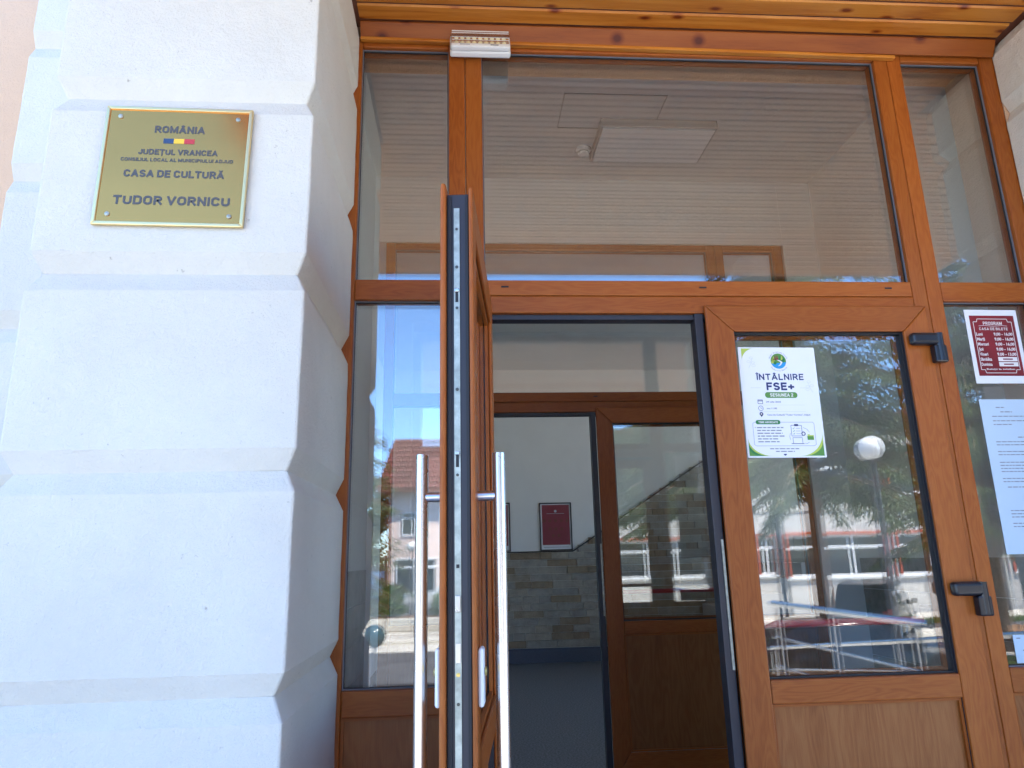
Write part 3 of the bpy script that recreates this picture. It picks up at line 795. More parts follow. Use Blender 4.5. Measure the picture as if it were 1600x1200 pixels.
# gold plaque on the pilaster
PW, PH = 0.388, 0.352
pq = thing('name_plaque', 'gold framed engraved plaque reading CASA DE CULTURĂ on the white pilaster', 'plaque', (-0.770, -0.7215, 2.176))
pq.rotation_euler = (0, R(0.8), 0)
box('plate', 'plaque_gold', pq, -PW / 2 + .004, PW / 2 - .004, -.008, -.001, .004, PH - .004)
mitred(pq, ('frame_side', 'frame_edge'), 'frame_gold', -PW / 2, PW / 2, 0, PH, .010, .010, .010, .010, -.012, -.0012, .002)
let = MB(); yp = -.0086
def pu(u): return -PW / 2 + .013 + u * (PW - .026)
def pv(v): return PH - .013 - v * (PH - .026)
iw, ih = PW - .026, PH - .026
for body, v, wd, h, u in (('ROMÂNIA', .165, .365, .066, .51), ('JUDEȚUL VRANCEA', .375, .575, .052, .515), ('CONSILIUL LOCAL AL MUNICIPIULUI ADJUD', .448, .81, .032, .515),
                          ('CASA DE CULTURĂ', .575, .72, .066, .505), ('TUDOR VORNICU', .815, .83, .080, .51)):
    block_text(let, body, pu(u), pv(v), wd * iw, h * ih, yp)
let.build('lettering', 'plaque_letter', pq)['kind'] = 'stuff'
for k, mt in enumerate(('flag_blue', 'flag_yellow', 'flag_red')):
    fm = MB(); rect(fm, pu(.40 + .075 * k), pu(.475 + .075 * k), pv(.295), pv(.25), yp); fm.build('flag_stripe', mt, pq)
for u, v in ((.07, .055), (.93, .055), (.07, .945), (.93, .945)):
    s_ = MB(); s_.lathe([(.0065, 0), (.006, .003), (.003, .0042), (.0001, .0045)], (pu(u), -.008, pv(v)), 14, 'y'); s_.build('screw', 'zinc_plate', pq, smooth=True)

# emergency light over the left mullion
em = thing('emergency_light', 'white emergency light with a clear ribbed cover above the left mullion', 'emergency light', (0.078, -0.030, 3.275))
em.rotation_euler = (R(-16), 0, 0)
m = MB(); m.box(-.122, .122, -.030, .0, .0, .105, 'x'); m.build('housing', 'white_plastic', em, .008)
m = MB(); m.box(-.116, .116, -.0345, -.0302, .028, .100, 'x'); rf = m.build('reflector', 'led_reflector', em)
for r_ in range(2):
    for c_ in range(9):
        l_ = MB(); l_.lathe([(.0085, 0), (.0085, .002), (.004, .005), (.0001, .006)], (-.096 + .024 * c_, -.0346, .050 + .028 * r_), 10, 'y'); l_.build('led', 'brass_led', rf, smooth=True)
cv = MB()
prof = [(-.031, .024), (-.056, .030), (-.066, .055), (-.062, .085), (-.044, .103), (-.031, .1035)]
for a, b in zip(prof[:-1], prof[1:]):
    cv.face([(-.118, a[0], a[1]), (.118, a[0], a[1]), (.118, b[0], b[1]), (-.118, b[0], b[1])])
for sx in (-.118, .118): cv.face([(sx, p[0], p[1]) for p in prof])
cvo = cv.build('cover', 'clear_cover', em)
rb = MB()
for zz, yy in ((.034, -.0575), (.044, -.062), (.066, -.0655), (.078, -.0642), (.09, -.0585)): rb.box(-.114, .114, yy - .001, yy + .0004, zz, zz + .0018, 'x')
rb.build('rib', 'white_plastic', cvo)
m = MB(); m.box(-.118, .118, -.054, -.0302, .0, .0235, 'x'); bs = m.build('base_strip', 'white_plastic', em, .006)
m = MB(); m.box(.040, .072, -.0548, -.0541, .008, .0125); m.build('indicator_slot', 'gasket', bs)
m = MB(); m.box(-.082, -.042, -.0545, -.0541, .009, .013); m.build('print', 'ink_grey', bs)

# ---- event poster on the closed leaf
def poster_at(name, label, cat, x, y, z, rot=0):
    t = thing(name, label, cat, (x, y, z)); t.rotation_euler = (0, rot, 0); return t
AW, AH = .297, .420
po = poster_at('event_poster', 'white event poster reading ÎNTÂLNIRE FSE+ taped to the closed door glass', 'poster', 1.0375, .0148, 2.068, R(0.5))
m = MB(); m.box(0, AW, -.0006, 0, -AH, 0); m.build('sheet', 'paper_white', po)
Y1, Y2, Y3 = -.0009, -.0012, -.0015
def U(u): return u * AW
def V(v): return -v * AH
K = {k: MB() for k in ('ink_navy', 'ink_grey', 'ink_light', 'ink_green', 'ink_dark_green', 'ink_lime', 'ink_blue', 'ink_brown', 'ink_white')}
block_text(K['ink_navy'], 'ÎNTÂLNIRE', U(.515), V(.275), .61 * AW, .058 * AH, Y1, .20)
block_text(K['ink_navy'], 'FSE+', U(.505), V(.362), .36 * AW, .072 * AH, Y1, .235)
rrect(K['ink_green'], U(.295), U(.715), V(.468), V(.415), .0108, Y1)
block_text(K['ink_white'], 'SESIUNEA 2', U(.51), V(.441), .30 * AW, .030 * AH, Y2, .2)
for i, (v, tx) in enumerate(((.503, '29 iulie 2025'), (.562, 'ora 11:00'), (.620, 'Casa de Cultură "Tudor Vornicu", Adjud'))):
    text_mesh(K['ink_navy'], tx, U(.30), V(v), (.19, .13, .55)[i] * AW, .0145 * AH, .01, Y1, 'L')
    if i < 2: rect(K['ink_light'], U(.20), U(.80), V(v + .030), V(v + .0285), Y1)
ix = .225
stroke(K['ink_navy'], [(U(ix - .03), V(.485)), (U(ix + .03), V(.485)), (U(ix + .03), V(.520)), (U(ix - .03), V(.520)), (U(ix - .03), V(.485))], .0016, Y1)
stroke(K['ink_navy'], [(U(ix - .03), V(.495)), (U(ix + .03), V(.495))], .003, Y1)
stroke(K['ink_navy'], [(U(ix) + .009 * math.cos(R(24 * k)), V(.562) + .009 * math.sin(R(24 * k))) for k in range(16)], .0016, Y1)
stroke(K['ink_navy'], [(U(ix), V(.552)), (U(ix), V(.562)), (U(ix + .02), V(.562))], .0014, Y1)
disc(K['ink_navy'], U(ix), V(.613), .0072, Y1); K['ink_navy'].face([(U(ix) - .0066, Y1, V(.616)), (U(ix), Y1, V(.642)), (U(ix) + .0066, Y1, V(.616))])
disc(K['ink_white'], U(ix), V(.613), .0028, Y2, 12)
stroke(K['ink_light'], [(U(.12), V(.376)), (U(.25), V(.376))], .001, Y1); stroke(K['ink_light'], [(U(.76), V(.376)), (U(.84), V(.376))], .001, Y1)
# boxed topics
stroke(K['ink_navy'], [(U(.10), V(.70)), (U(.10), V(.885)), (U(.12), V(.897)), (U(.86), V(.897)), (U(.885), V(.885)), (U(.885), V(.70)), (U(.87), V(.687)), (U(.12), V(.687)), (U(.10), V(.70))], .001, Y1)
rrect(K['ink_dark_green'], U(.14), U(.455), V(.706), V(.668), .0075, Y2)
text_mesh(K['ink_white'], 'TEME ABORDATE', U(.298), V(.687), .25 * AW, .017 * AH, .03, Y3)
for i in range(6):
    v = .735 + .025 * i; wd = (.34, .31, .32, .34, .26, .27)[i]; x = .15
    stroke(K['ink_navy'], [(U(.125), V(.735)), (U(.133), V(.735))], .003, Y1) if i == 0 else None
    while x < .15 + wd:
        wl_ = random.uniform(.03, .075); rect(K['ink_grey'], U(x), U(min(x + wl_, .15 + wd)), V(v + .0055), V(v - .0045), Y1); x += wl_ + .012
# clipboard, laptop, cog, folder
stroke(K['ink_navy'], [(U(.585), V(.715)), (U(.72), V(.715)), (U(.72), V(.81)), (U(.585), V(.81)), (U(.585), V(.715))], .0016, Y1)
rrect(K['ink_navy'], U(.625), U(.68), V(.722), V(.704), .003, Y2)
for i in range(3):
    stroke(K['ink_dark_green'], [(U(.605), V(.742 + .024 * i)), (U(.613), V(.748 + .024 * i)), (U(.628), V(.735 + .024 * i))], .0014, Y1)
    stroke(K['ink_grey'], [(U(.645), V(.742 + .024 * i)), (U(.70), V(.742 + .024 * i))], .0014, Y1)
stroke(K['ink_navy'], [(U(.595), V(.875)), (U(.595), V(.825)), (U(.715), V(.825)), (U(.715), V(.875))], .0014, Y1)
stroke(K['ink_navy'], [(U(.57), V(.878)), (U(.735), V(.878))], .0022, Y1)
stroke(K['ink_navy'], [(U(.735) + .0065 * math.cos(R(30 * k)), V(.79) + .0065 * math.sin(R(30 * k))) for k in range(13)], .0034, Y2)
rect(K['ink_lime'], U(.785), U(.865), V(.845), V(.802), Y1); rect(K['ink_green'], U(.78), U(.86), V(.845), V(.812), Y2); rect(K['ink_lime'], U(.785), U(.815), V(.802), V(.795), Y1)
stroke(K['ink_navy'], [(U(.74), V(.735)), (U(.785), V(.75)), (U(.815), V(.777))], .001, Y1)
stroke(K['ink_navy'], [(U(.565), V(.845)), (U(.555), V(.815)), (U(.57), V(.785))], .001, Y1)
stroke(K['ink_navy'], [(U(.80), V(.865)), (U(.77), V(.878)), (U(.745), V(.875))], .001, Y1)
for v, a, b in ((.922, .29, .665), (.945, .36, .60)):
    x = a
    while x < b:
        wl_ = random.uniform(.04, .08); rect(K['ink_grey'], U(x), U(min(x + wl_, b)), V(v + .005), V(v - .004), Y1); x += wl_ + .012
disc(K['ink_navy'], U(.475), V(.968), .006, Y1, 12, R(180), R(360))
# round landscape emblem with lettering on its rim
cx, cz, er = U(.515), V(.128), .030
disc(K['ink_green'], cx, cz, er, Y1, 28)
disc(K['ink_blue'], cx, cz, er * .99, Y2, 20, R(200), R(352))
K['ink_white'].face([(cx - .010, Y3, cz + .006), (cx + .004, Y3, cz + .004), (cx + .016, Y3, cz - .004), (cx + .008, Y3, cz - .016), (cx - .004, Y3, cz - .021), (cx + .006, Y3, cz - .012), (cx + .008, Y3, cz - .004)])
for k, (dx, h) in enumerate(((-.018, .013), (-.012, .018), (-.004, .020), (.006, .018), (.014, .016), (.020, .011))):
    mm_ = K['ink_brown'] if k in (1, 2) else K['ink_dark_green'] if k % 2 else K['ink_lime']
    mm_.face([(cx + dx - .005, Y3, cz + .004), (cx + dx + .005, Y3, cz + .004), (cx + dx, Y3, cz + .006 + h)])
for k, (dx, dz) in enumerate(((-.022, -.004), (-.014, -.008), (-.020, .004), (.018, .001))): disc((K['ink_lime'], K['ink_dark_green'])[k % 2], cx + dx, cz + dz, .006, Y3, 10)
def arc_text(mb, body, r, a0, a1, h, flip=1):
    for i, ch in enumerate(body):
        if ch == ' ': continue
        t = R(a0 + (a1 - a0) * i / (len(body) - 1)); sub = MB(); text_mesh(sub, ch, 0, 0, None, h, .02, Y1)
        ang = t - math.pi / 2 if flip > 0 else t + math.pi / 2
        for f in sub.f:
            pts = []
            for j in f:
                x, z = sub.v[j][0], sub.v[j][2]
                pts.append((cx + r * math.cos(t) + x * math.cos(ang) - z * math.sin(ang), Y1, cz + r * math.sin(t) + x * math.sin(ang) + z * math.cos(ang)))
            mb.face(pts)
arc_text(K['ink_grey'], 'Grupul de Acțiune Locală', .036, 160, 20, .0052)
arc_text(K['ink_grey'], 'Podurile Dacia', .0375, 222, 318, .0058, -1)
# corner swooshes and sprigs
def swoosh(mb, x, z, sx, sz, rx, rz_, y):
    pts = [(x, y, z)]
    for k in range(9):
        t = R(90 * k / 8); pts.append((x + sx * rx * (1 - math.sin(t)), y, z + sz * rz_ * (1 - math.cos(t))))
    mb.face(pts)
g0 = .012
swoosh(K['ink_lime'], g0, -g0 * .4, 1, -1, .052, .050, Y1)
swoosh(K['ink_lime'], g0 * .6, V(.985), 1, 1, .090, .066, Y1); swoosh(K['ink_dark_green'], g0 * .6, V(.985), 1, 1, .074, .052, Y2); swoosh(K['ink_green'], g0 * .6, V(.985), 1, 1, .05, .030, Y3)
swoosh(K['ink_lime'], AW - g0 * .6, V(.985), -1, 1, .090, .088, Y1); swoosh(K['ink_green'], AW - g0 * .6, V(.985), -1, 1, .078, .058, Y2)
for (bx, bz, sg) in ((.15, .155, 1), (.89, .375, -1)):
    stroke(K['ink_light'], [(U(bx - .03 * sg), V(bz + .04)), (U(bx), V(bz)), (U(bx + .02 * sg), V(bz - .05))], .0009, Y1)
    for dx, dz in ((.03, -.01), (-.025, -.02), (.035, .015), (.01, -.055)):
        stroke(K['ink_light'], [(U(bx + dx * sg) + .007 * math.cos(R(45 * k)), V(bz + dz) + .0045 * math.sin(R(45 * k))) for k in range(9)], .0008, Y1)
for i in range(6):
    for j in range(5): rect(K['ink_light'], U(.82 + .02 * i), U(.823 + .02 * i), V(.075 + .015 * j + .002), V(.075 + .015 * j), Y1)
for k, mb in K.items():
    if mb.f: mb.build('print', k, po)['kind'] = 'stuff'

# ---- ticket office timetable and notices inside the right-hand pane
pr = poster_at('ticket_timetable', 'dark red ticket office timetable on white paper behind the right pane', 'notice', 1.974, .0286, 2.225, R(.4))
m = MB(); m.box(0, .216, 0, .0006, -.300, 0); m.build('sheet', 'paper_white', pr)
m = MB(); rect(m, .017, .201, -.270, -.024, -.0003); m.build('print', 'ink_red', pr)
m = MB()
fr = [(.03, -.05), (.045, -.05), (.048, -.038), (.17, -.038), (.173, -.05), (.188, -.05), (.188, -.245), (.173, -.245), (.17, -.258), (.048, -.258), (.045, -.245), (.03, -.245), (.03, -.05)]
stroke(m, fr, .0022, -.0006)
block_text(m, 'PROGRAM', .109, -.056, .078, .0135, -.0006, .17)
stroke(m, [(.05, -.067), (.072, -.065), (.11, -.068), (.146, -.065), (.168, -.067)], .0014, -.0006)
block_text(m, 'CASA DE BILETE', .109, -.079, .118, .0105, -.0006, .17)
for i, (d_, h_) in enumerate((('Luni', '9,00 - 16,00'), ('Marți', '9,00 - 16,00'), ('Miercuri', '9,00 - 16,00'), ('Joi', '9,00 - 16,00'), ('Vineri', '9,00 - 13,00'), ('Sâmbăta', ''), ('Duminica', ''))):
    z = -.100 - .0205 * i
    text_mesh(m, d_, .034, z, {4: .026, 5: .032, 8: .044, 3: .018, 6: .034, 7: .046}[len(d_)], .0125, .028, -.0006, 'L')
    if h_: text_mesh(m, h_, .145, z, .078, .0115, .03, -.0006)
    else: rect(m, .106, .184, z - .0085, z + .0085, -.0006)
text_mesh(m, 'Relații la telefon', .109, -.2425, .115, .0065, .015, -.0006)
m.build('lettering', 'ink_white', pr)
m = MB()
for i in (5, 6): rect(m, .125, .165, -.100 - .0205 * i - .0025, -.100 - .0205 * i + .0025, -.0009)
m.build('print', 'ink_red', pr)
def notice(name, label, x0, x1, z0, z1, blocks):
    t = poster_at(name, label, 'notice', x0, .0286, z1, R(.3))
    w, h = x1 - x0, z1 - z0
    m = MB(); m.box(0, w, 0, .0006, -h, 0); m.build('sheet', 'paper_sky_tint', t)
    m = MB()
    for (v0, n, a, b) in blocks:
        for i in range(n):
            x = a * w; z = -(v0 * h) - i * .0115; end = b * w if i < n - 1 or n == 1 else (a + (b - a) * .6) * w
            while x < end:
                l = random.uniform(.008, .022); rect(m, x, min(x + l, end), z - .0018, z + .0018, -.0003); x += l + .0035
    m.build('print', 'ink_grey', t)
notice('printed_notice', 'tall white printed notice below the red timetable behind the right pane', 1.968, 2.226, 1.286, 1.862,
       ((.055, 1, .24, .38), (.085, 1, .30, .48), (.115, 1, .16, .75), (.145, 1, .16, .8), (.17, 1, .16, .44), (.255, 1, .5, .75), (.285, 2, .15, .95), (.35, 2, .15, .95), (.42, 4, .15, .95), (.525, 2, .15, .92), (.58, 1, .2, .9), (.73, 3, .18, .95), (.81, 2, .18, .95), (.90, 1, .5, .8), (.93, 1, .5, .85)))
notice('printed_notice', 'white printed sheet at the bottom of the right pane', 1.93, 2.226, .916, 1.010,
       ((.12, 1, .04, .09), (.12, 1, .20, .25), (.12, 1, .36, .7), (.55, 1, .1, .9), (.78, 2, .1, .95)))

# ---- fittings inside
cl = thing('ceiling_light', 'flat white rectangular ceiling light in the vestibule', 'ceiling light', (0, 0, 0))
box('housing', 'lamp_housing_shaded', cl, .852, 1.578, 1.262, 1.655, 3.858, VC - .0005, 'x', .004)
box('diffuser', 'lamp_diffuser', cl, .865, 1.565, 1.275, 1.642, 3.848, 3.8575, 'x')
sd = thing('smoke_detector', 'small round white smoke detector beside the ceiling light', 'detector', (.800, 1.60, VC))
m = MB(); m.lathe([(.052, -.0005), (.052, -.018), (.046, -.026)], (0, 0, 0), 24); m.build('base', 'white_plastic', sd, smooth=True)
m = MB(); m.lathe([(.036, -.0262), (.040, -.034), (.034, -.046), (.001, -.050)], (0, 0, 0), 24); m.build('sensor', 'white_plastic', sd, smooth=True)
def framed(x0, x1, z0, z1, label):
    t = thing('framed_poster', label, 'poster', ((x0 + x1) / 2, HY - .002, z0), group='posters on the hall wall')
    w, h = (x1 - x0) / 2, z1 - z0
    mitred(t, ('frame_side', 'frame_edge'), 'black_plastic', -w, w, 0, h, .016, .016, .016, .016, -.018, 0, .002)
    box('backing', 'paper_white', t, -w + .016, w - .016, -.008, -.001, .016, h - .016)
    m = MB(); rect(m, -w + .034, w - .03, .075, h - .03, -.0083); m.build('print', 'poster_red', t)
    m = MB()
    for r_, n in ((.62, 5), (.45, 3), (.31, 2)):
        for i in range(n): disc(m, (i - (n - 1) / 2) * .078, h * r_, .022, -.0088, 12)
    m.build('portrait_print', 'ink_brown', t)['kind'] = 'stuff'
    m = MB(); stroke(m, [(-.12, h * .77), (.12, h * .77)], .004, -.0088); disc(m, 0, h * .82, .018, -.0088, 12); stroke(m, [(-w + .05, .045), (w - .05, .045)], .012, -.0088)
    m.build('lettering', 'ink_light', t)
framed(1.023, 1.46, 1.405, 2.04, 'dark red framed poster on the hall wall above the stone facing')
framed(.17, .625, 1.405, 2.05, 'framed poster half hidden behind the right steel pull bar')

# ================================================================== OUTSIDE, BEHIND THE CAMERA (seen in the glass)
# stainless railings of the ramp
def railing(label, x, ys, zf):
    t = thing('ramp_railing', label, 'railing', group='stainless railings of the ramp')
    for y in ys:
        m = MB(); m.tube([(x, y, zf(y) + .0), (x, y, zf(y) + 1.02)], .019, 14); p = m.build('post', 'steel_rail', t, smooth=True)
        m = MB(); m.lathe([(.045, 0), (.045, .008), (.03, .014)], (x, y, zf(y)), 16); m.build('base_flange', 'steel_rail', p, smooth=True)
    a, b = ys[0], ys[-1]
    for dz, r, nm in ((1.05, .024, 'handrail'), (.78, .0085, 'rail'), (.55, .0085, 'rail')):
        m = MB(); m.tube([(x, a + .12, zf(a) + dz), (x, b - .12, zf(b) + dz)], r, 14); m.build(nm, 'steel_rail', t, smooth=True)
railing('stainless steel railing along the landing, reflected in the closed door glass', 2.62, (-1.62, -2.56, -3.46), lambda y: LZ)
def rampz(y): return LZ + (y + 1.2) / 8.8 * (LZ - ST - .03) if y < -1.2 else LZ
railing('stainless steel railing along the far side of the ramp, reflected in glass', 4.18, (-1.5, -4.4, -7.3), rampz)

# street lamps with white globes
def lamp(label, x, y, zg, r, base=ST):
    t = thing('street_lamp', label, 'lamp', (x, y, base), group='globe street lamps')
    h = zg - base
    m = MB(); m.lathe([(.09, 0), (.09, .25), (.05, .3), (.042, h - r - .12), (.042, h - r - .05), (.085, h - r - .02), (.075, h - r + .03)], (0, 0, 0), 16); m.build('post', 'post_dark', t, smooth=True)
    m = MB(); m.lathe([(max(.001, r * math.sin(R(12 * k))), -r * math.cos(R(12 * k))) for k in range(2, 16)], (0, 0, h), 24); m.build('globe', 'globe_white', t, smooth=True)
lamp('street lamp with the largest white globe, reflected beside the door poster', 6.923, -8.93, 3.007, .205)
lamp('street lamp globe reflected below the poster among spruce twigs', 8.25, -15.93, 3.212, .205)
lamp('street lamp in front of the tiled house, reflected in the left pane', -2.69, -35.9, 2.096, .23)

bl = thing('ball_bollard', 'dark teal ball on a slim post, reflected low in the left pane', 'bollard', (-1.702, -11.93, ST))
m = MB(); m.lathe([(.025, 0), (.025, 1.15)], (0, 0, 0), 10); m.build('post', 'post_dark', bl, smooth=True)
m = MB(); m.lathe([(max(.001, .205 * math.sin(R(10 * k))), -.205 * math.cos(R(10 * k))) for k in range(0, 19)], (0, 0, 1.328), 24); b_ = m.build('ball', 'ball_teal', bl, smooth=True)
m = MB()
for k in range(6):
    t = R(60 * k); m.tube([(.208 * math.cos(t) * math.sin(R(a)), .208 * math.sin(t) * math.sin(R(a)), 1.328 + .208 * math.cos(R(a))) for a in range(0, 181, 15)], .004, 5)
m.build('wire_hoop', 'post_dark', b_)

# ---- vegetation
def spruce(label, x, y, h, rad, zlow, dens, seed, lean=0.0):
    rng = random.Random(seed)
    t = thing('spruce_tree', label, 'tree', (x, y, ST), group='spruce trees')
    m = MB(); m.tube([(0, 0, -.1), (.03, .02, h * .3), (.0, .05, h * .65), (0, 0, h)], [.19, .16, .10, .02], 12); m.build('trunk', 'bark', t, smooth=True)
    n = MB(); br = MB()
    z = zlow
    while z < h - .3:
        f = 1 - (z - zlow) / (h - zlow); L0 = rad * (f ** .75) + .25
        for k in range(7):
            a = rng.uniform(0, 6.283); L = L0 * rng.uniform(.7, 1.1)
            dr = Vector((math.cos(a), math.sin(a), 0)); sd_ = Vector((-math.sin(a), math.cos(a), 0))
            pts = []
            for s in range(7):
                q = s / 6; pts.append(Vector((0, 0, z)) + dr * (L * q) + Vector((0, 0, -L * .42 * q * q + L * .12 * q * q * q)))
            br.tube(pts, [.028 * (1 - q / 7) + .004 for q in range(7)], 5, False)
            ns = int(dens * L)
            for i in range(ns):
                q = rng.uniform(.12, 1.0); i0 = min(5, int(q * 6)); p = pts[i0].lerp(pts[i0 + 1], q * 6 - i0)
                side = rng.choice((-1, 1)); tl = rng.uniform(.18, .55) * (1.15 - .5 * q) * min(1.0, L)
                d = (dr * rng.uniform(.1, .6) + sd_ * side * rng.uniform(.2, .9) + Vector((0, 0, -rng.uniform(.35, 1.3)))).normalized()
                w_ = d.cross(Vector((rng.uniform(-1, 1), rng.uniform(-1, 1), .3))).normalized()
                for c in range(4):
                    s0 = p + d * tl * (c / 4); s1 = p + d * tl * ((c + 1.25) / 4); ww = .020 * (1 - c * .13)
                    w2 = (w_ * math.cos(c * 1.1) + d.cross(w_) * math.sin(c * 1.1)) * ww
                    n.face([s0 - w2 * .5, s0 + w2 * 1.5 + d * .05, s1, s0 - w2 * 1.8 + d * .04])
        z += rng.uniform(.16, .30)
    n.uv = []; br.uv = []
    br.build('branches', 'bark', t); tag(n.build('crown', 'needles', t))
    return t
spruce('large spruce with drooping branches, reflected in the closed door glass', 8.32, -13.93, 14.5, 4.0, 4.3, 46, 3)
spruce('spruce at the right of the reflection, seen in the narrow right panes', 14.6, -16.5, 13.0, 3.4, 3.2, 22, 8)
spruce('spruce whose twigs peep past the pilaster reflected in the left pane', -4.7, -20.5, 15.0, 3.0, 1.8, 17, 11)

def broadleaf(label, x, y, h, r, zc, seed, n_leaf=6000, bark='bark', tr=.14, ls=.10):
    rng = random.Random(seed)
    t = thing('leafy_tree', label, 'tree', (x, y, ST), group='leafy trees')
    m = MB(); m.tube([(0, 0, -.1), (.05, .03, h * .3), (-.05, 0, h * .6), (.05, 0, h * .9)], [tr * 1.2, tr, tr * .6, .03], 10)
    limbs = []
    for k in range(9):
        a = rng.uniform(0, 6.28); e = Vector((math.cos(a) * r * .7, math.sin(a) * r * .7, zc + rng.uniform(-.3, .6) * r))
        s = Vector((0, 0, zc - r * .8 + rng.uniform(0, r * .6))); limbs.append(e); m.tube([s, s.lerp(e, .5) + Vector((0, 0, .1)), e], [tr * .4, tr * .25, .02], 6)
    m.build('trunk', bark, t, smooth=True)
    c = MB(); cl_ = [(e, r * rng.uniform(.28, .5)) for e in limbs] + [(Vector((rng.uniform(-.6, .6) * r, rng.uniform(-.6, .6) * r, zc + rng.uniform(-.7, .9) * r)), r * rng.uniform(.22, .42)) for _ in range(14)]
    for i in range(n_leaf):
        e, q = rng.choice(cl_)
        d = Vector((rng.gauss(0, 1), rng.gauss(0, 1), rng.gauss(0, 1))).normalized() * q * rng.uniform(.4, 1.05) ** .6
        p = e + d; a = Vector((rng.gauss(0, 1), rng.gauss(0, 1), rng.gauss(0, .7))).normalized(); b = a.orthogonal().normalized(); s = ls * rng.uniform(.6, 1.3)
        c.face([p - a * s, p + b * s * .5, p + a * s, p - b * s * .5])
    c.uv = []; c.build('crown', 'leaves', t)
broadleaf('green tree standing behind the tiled house, reflected in the left pane', -8.3, -53, 9.5, 3.4, 6.0, 5, 6000, ls=.2)
broadleaf('leafy tree with a pale trunk reflected in the inner door glass', 6.4, -17.2, 7.5, 2.4, 5.2, 6, 5000, 'bark_pale', .16, .11)
broadleaf('distant leafy tree beyond the white building', 26, -44, 12, 5.0, 8.0, 9, 5000, ls=.28)
broadleaf('distant leafy tree beyond the car park', 3.5, -58, 11, 4.5, 7.0, 12, 5000, ls=.28)
def shrub(label, x, y, z, r, h, seed, n=900, ls=.05):
    rng = random.Random(seed)
    t = thing('shrub', label, 'shrub', (x, y, z), group='low shrubs')
    m = MB()
    for k in range(7): a = rng.uniform(0, 6.28); m.tube([(0, 0, 0), (math.cos(a) * r * .4, math.sin(a) * r * .4, h * .5), (math.cos(a) * r * .7, math.sin(a) * r * .7, h * .9)], [.02, .014, .005], 5)
    m.build('stems', 'bark', t)
    c = MB()
    for i in range(n):
        u = rng.uniform(.15, 1); a = rng.uniform(0, 6.28); q = r * math.sqrt(rng.random()) * (1.1 - .5 * u)
        p = Vector((math.cos(a) * q, math.sin(a) * q, h * u)); a_ = Vector((rng.gauss(0, 1), rng.gauss(0, 1), rng.gauss(.4, .7))).normalized(); b = a_.orthogonal().normalized(); s = ls * rng.uniform(.6, 1.4)
        c.face([p - a_ * s, p + b * s * .45, p + a_ * s, p - b * s * .45])
    c.uv = []; c.build('leaves', 'leaves', t)
shrub('leafy shrub against the white building at the right of the reflection', 21.3, -26.2, ST + .13, .45, 1.5, 21)
shrub('bright green plant above the low wire fence in the left pane', -2.75, -26.5, ST + .55, .62, 1.25, 22, 700, .10)
shrub('second shrub by the low wire fence', -.9, -26.4, ST + .55, .5, .9, 23)

# low planter with a wire fence
pf = thing('planter', 'pale concrete planter behind the low wire fence in the left pane', 'planter', (-1.2, -26.4, ST))
box('bowl', 'concrete', pf, -2.6, 2.6, -.8, .8, .132, .62, 'x', .05); box('soil', 'bark', pf, -2.4, 2.4, -.6, .6, .6205, .64)
wf = thing('wire_fence', 'low dark fence with diamond wire in front of the planter', 'fence', (-2.75, -23.55, ST + .13))
for i in range(4):
    m = MB(); m.tube([(i * 1.0, 0, 0), (i * 1.0, 0, .60)], .018, 8); m.build('post', 'post_dark', wf)
for i in range(3):
    m = MB()
    for z in (.08, .56): m.tube([(i + .02, 0, z), (i + .98, 0, z)], .010, 6)
    pn = m.build('panel_frame', 'post_dark', wf); m = MB()
    for k in range(4):
        for q in range(2):
            z0_ = .08 + q * .24; x0_ = i + .02 + k * .24
            m.tube([(x0_, 0, z0_), (x0_ + .24, 0, z0_ + .24)], .005, 4); m.tube([(x0_, 0, z0_ + .24), (x0_ + .24, 0, z0_)], .005, 4)
    m.build('wire_mesh', 'post_dark', pn)

# ---- white two-storey building across the street
wb = thing('school_building', 'white two-storey building with red-trimmed windows, reflected in the closed door glass', 'building', (0, -27.93, ST))
WZ = ST
wins = [(12.70, 13.50, .40, 2.03, 2, 2), (14.05, 18.45, .28, 2.06, 3, 2), (19.0, 23.4, .28, 2.06, 3, 2), (24.2, 28.6, .28, 2.06, 3, 2), (7.4, 11.8, .28, 2.06, 3, 2)]
wins += [(a, b, 3.75, 5.5, n, 2) for (a, b, _, _, n, _) in wins[1:]]
ops = sorted(set([5.0, 40.0] + [w_[0] for w_ in wins] + [w_[1] for w_ in wins])); zs = sorted(set([WZ, 7.2] + [w_[2] for w_ in wins] + [w_[3] for w_ in wins]))
m = MB()
for a, b in zip(ops[:-1], ops[1:]):
    for c, d in zip(zs[:-1], zs[1:]):
        if any(w_[0] <= a and b <= w_[1] and w_[2] <= c and d <= w_[3] for w_ in wins): continue
        m.face([(a, 0, c - WZ), (b, 0, c - WZ), (b, 0, d - WZ), (a, 0, d - WZ)][::-1])
for (a, b, c, d, _, _) in wins:
    for q in (((a, c), (b, c)), ((b, c), (b, d)), ((b, d), (a, d)), ((a, d), (a, c))):
        (p, r_), (s_, t_) = q; m.face([(p, 0, r_ - WZ), (s_, 0, t_ - WZ), (s_, -.25, t_ - WZ), (p, -.25, r_ - WZ)])
m.face([(5, 0, 0), (5, -9, 0), (5, -9, 7.2 - WZ), (5, 0, 7.2 - WZ)]); m.uv = []
m.build('wall', 'wall_white_far', wb)
m = MB(); m.box(4.7, 40.3, -9.3, .35, 7.2 - WZ, 7.5 - WZ, 'x'); m.build('roof', 'roof_ridge', wb)
m = MB(); m.box(5, 40, 0.0, .05, .0, 1.05, 'x'); m.build('base_course', 'wall_white_far', wb)
m = MB(); m.box(5, 40, .0, .05, 3.05 - WZ, 3.12 - WZ, 'x'); m.build('string_course', 'wall_white_far', wb)
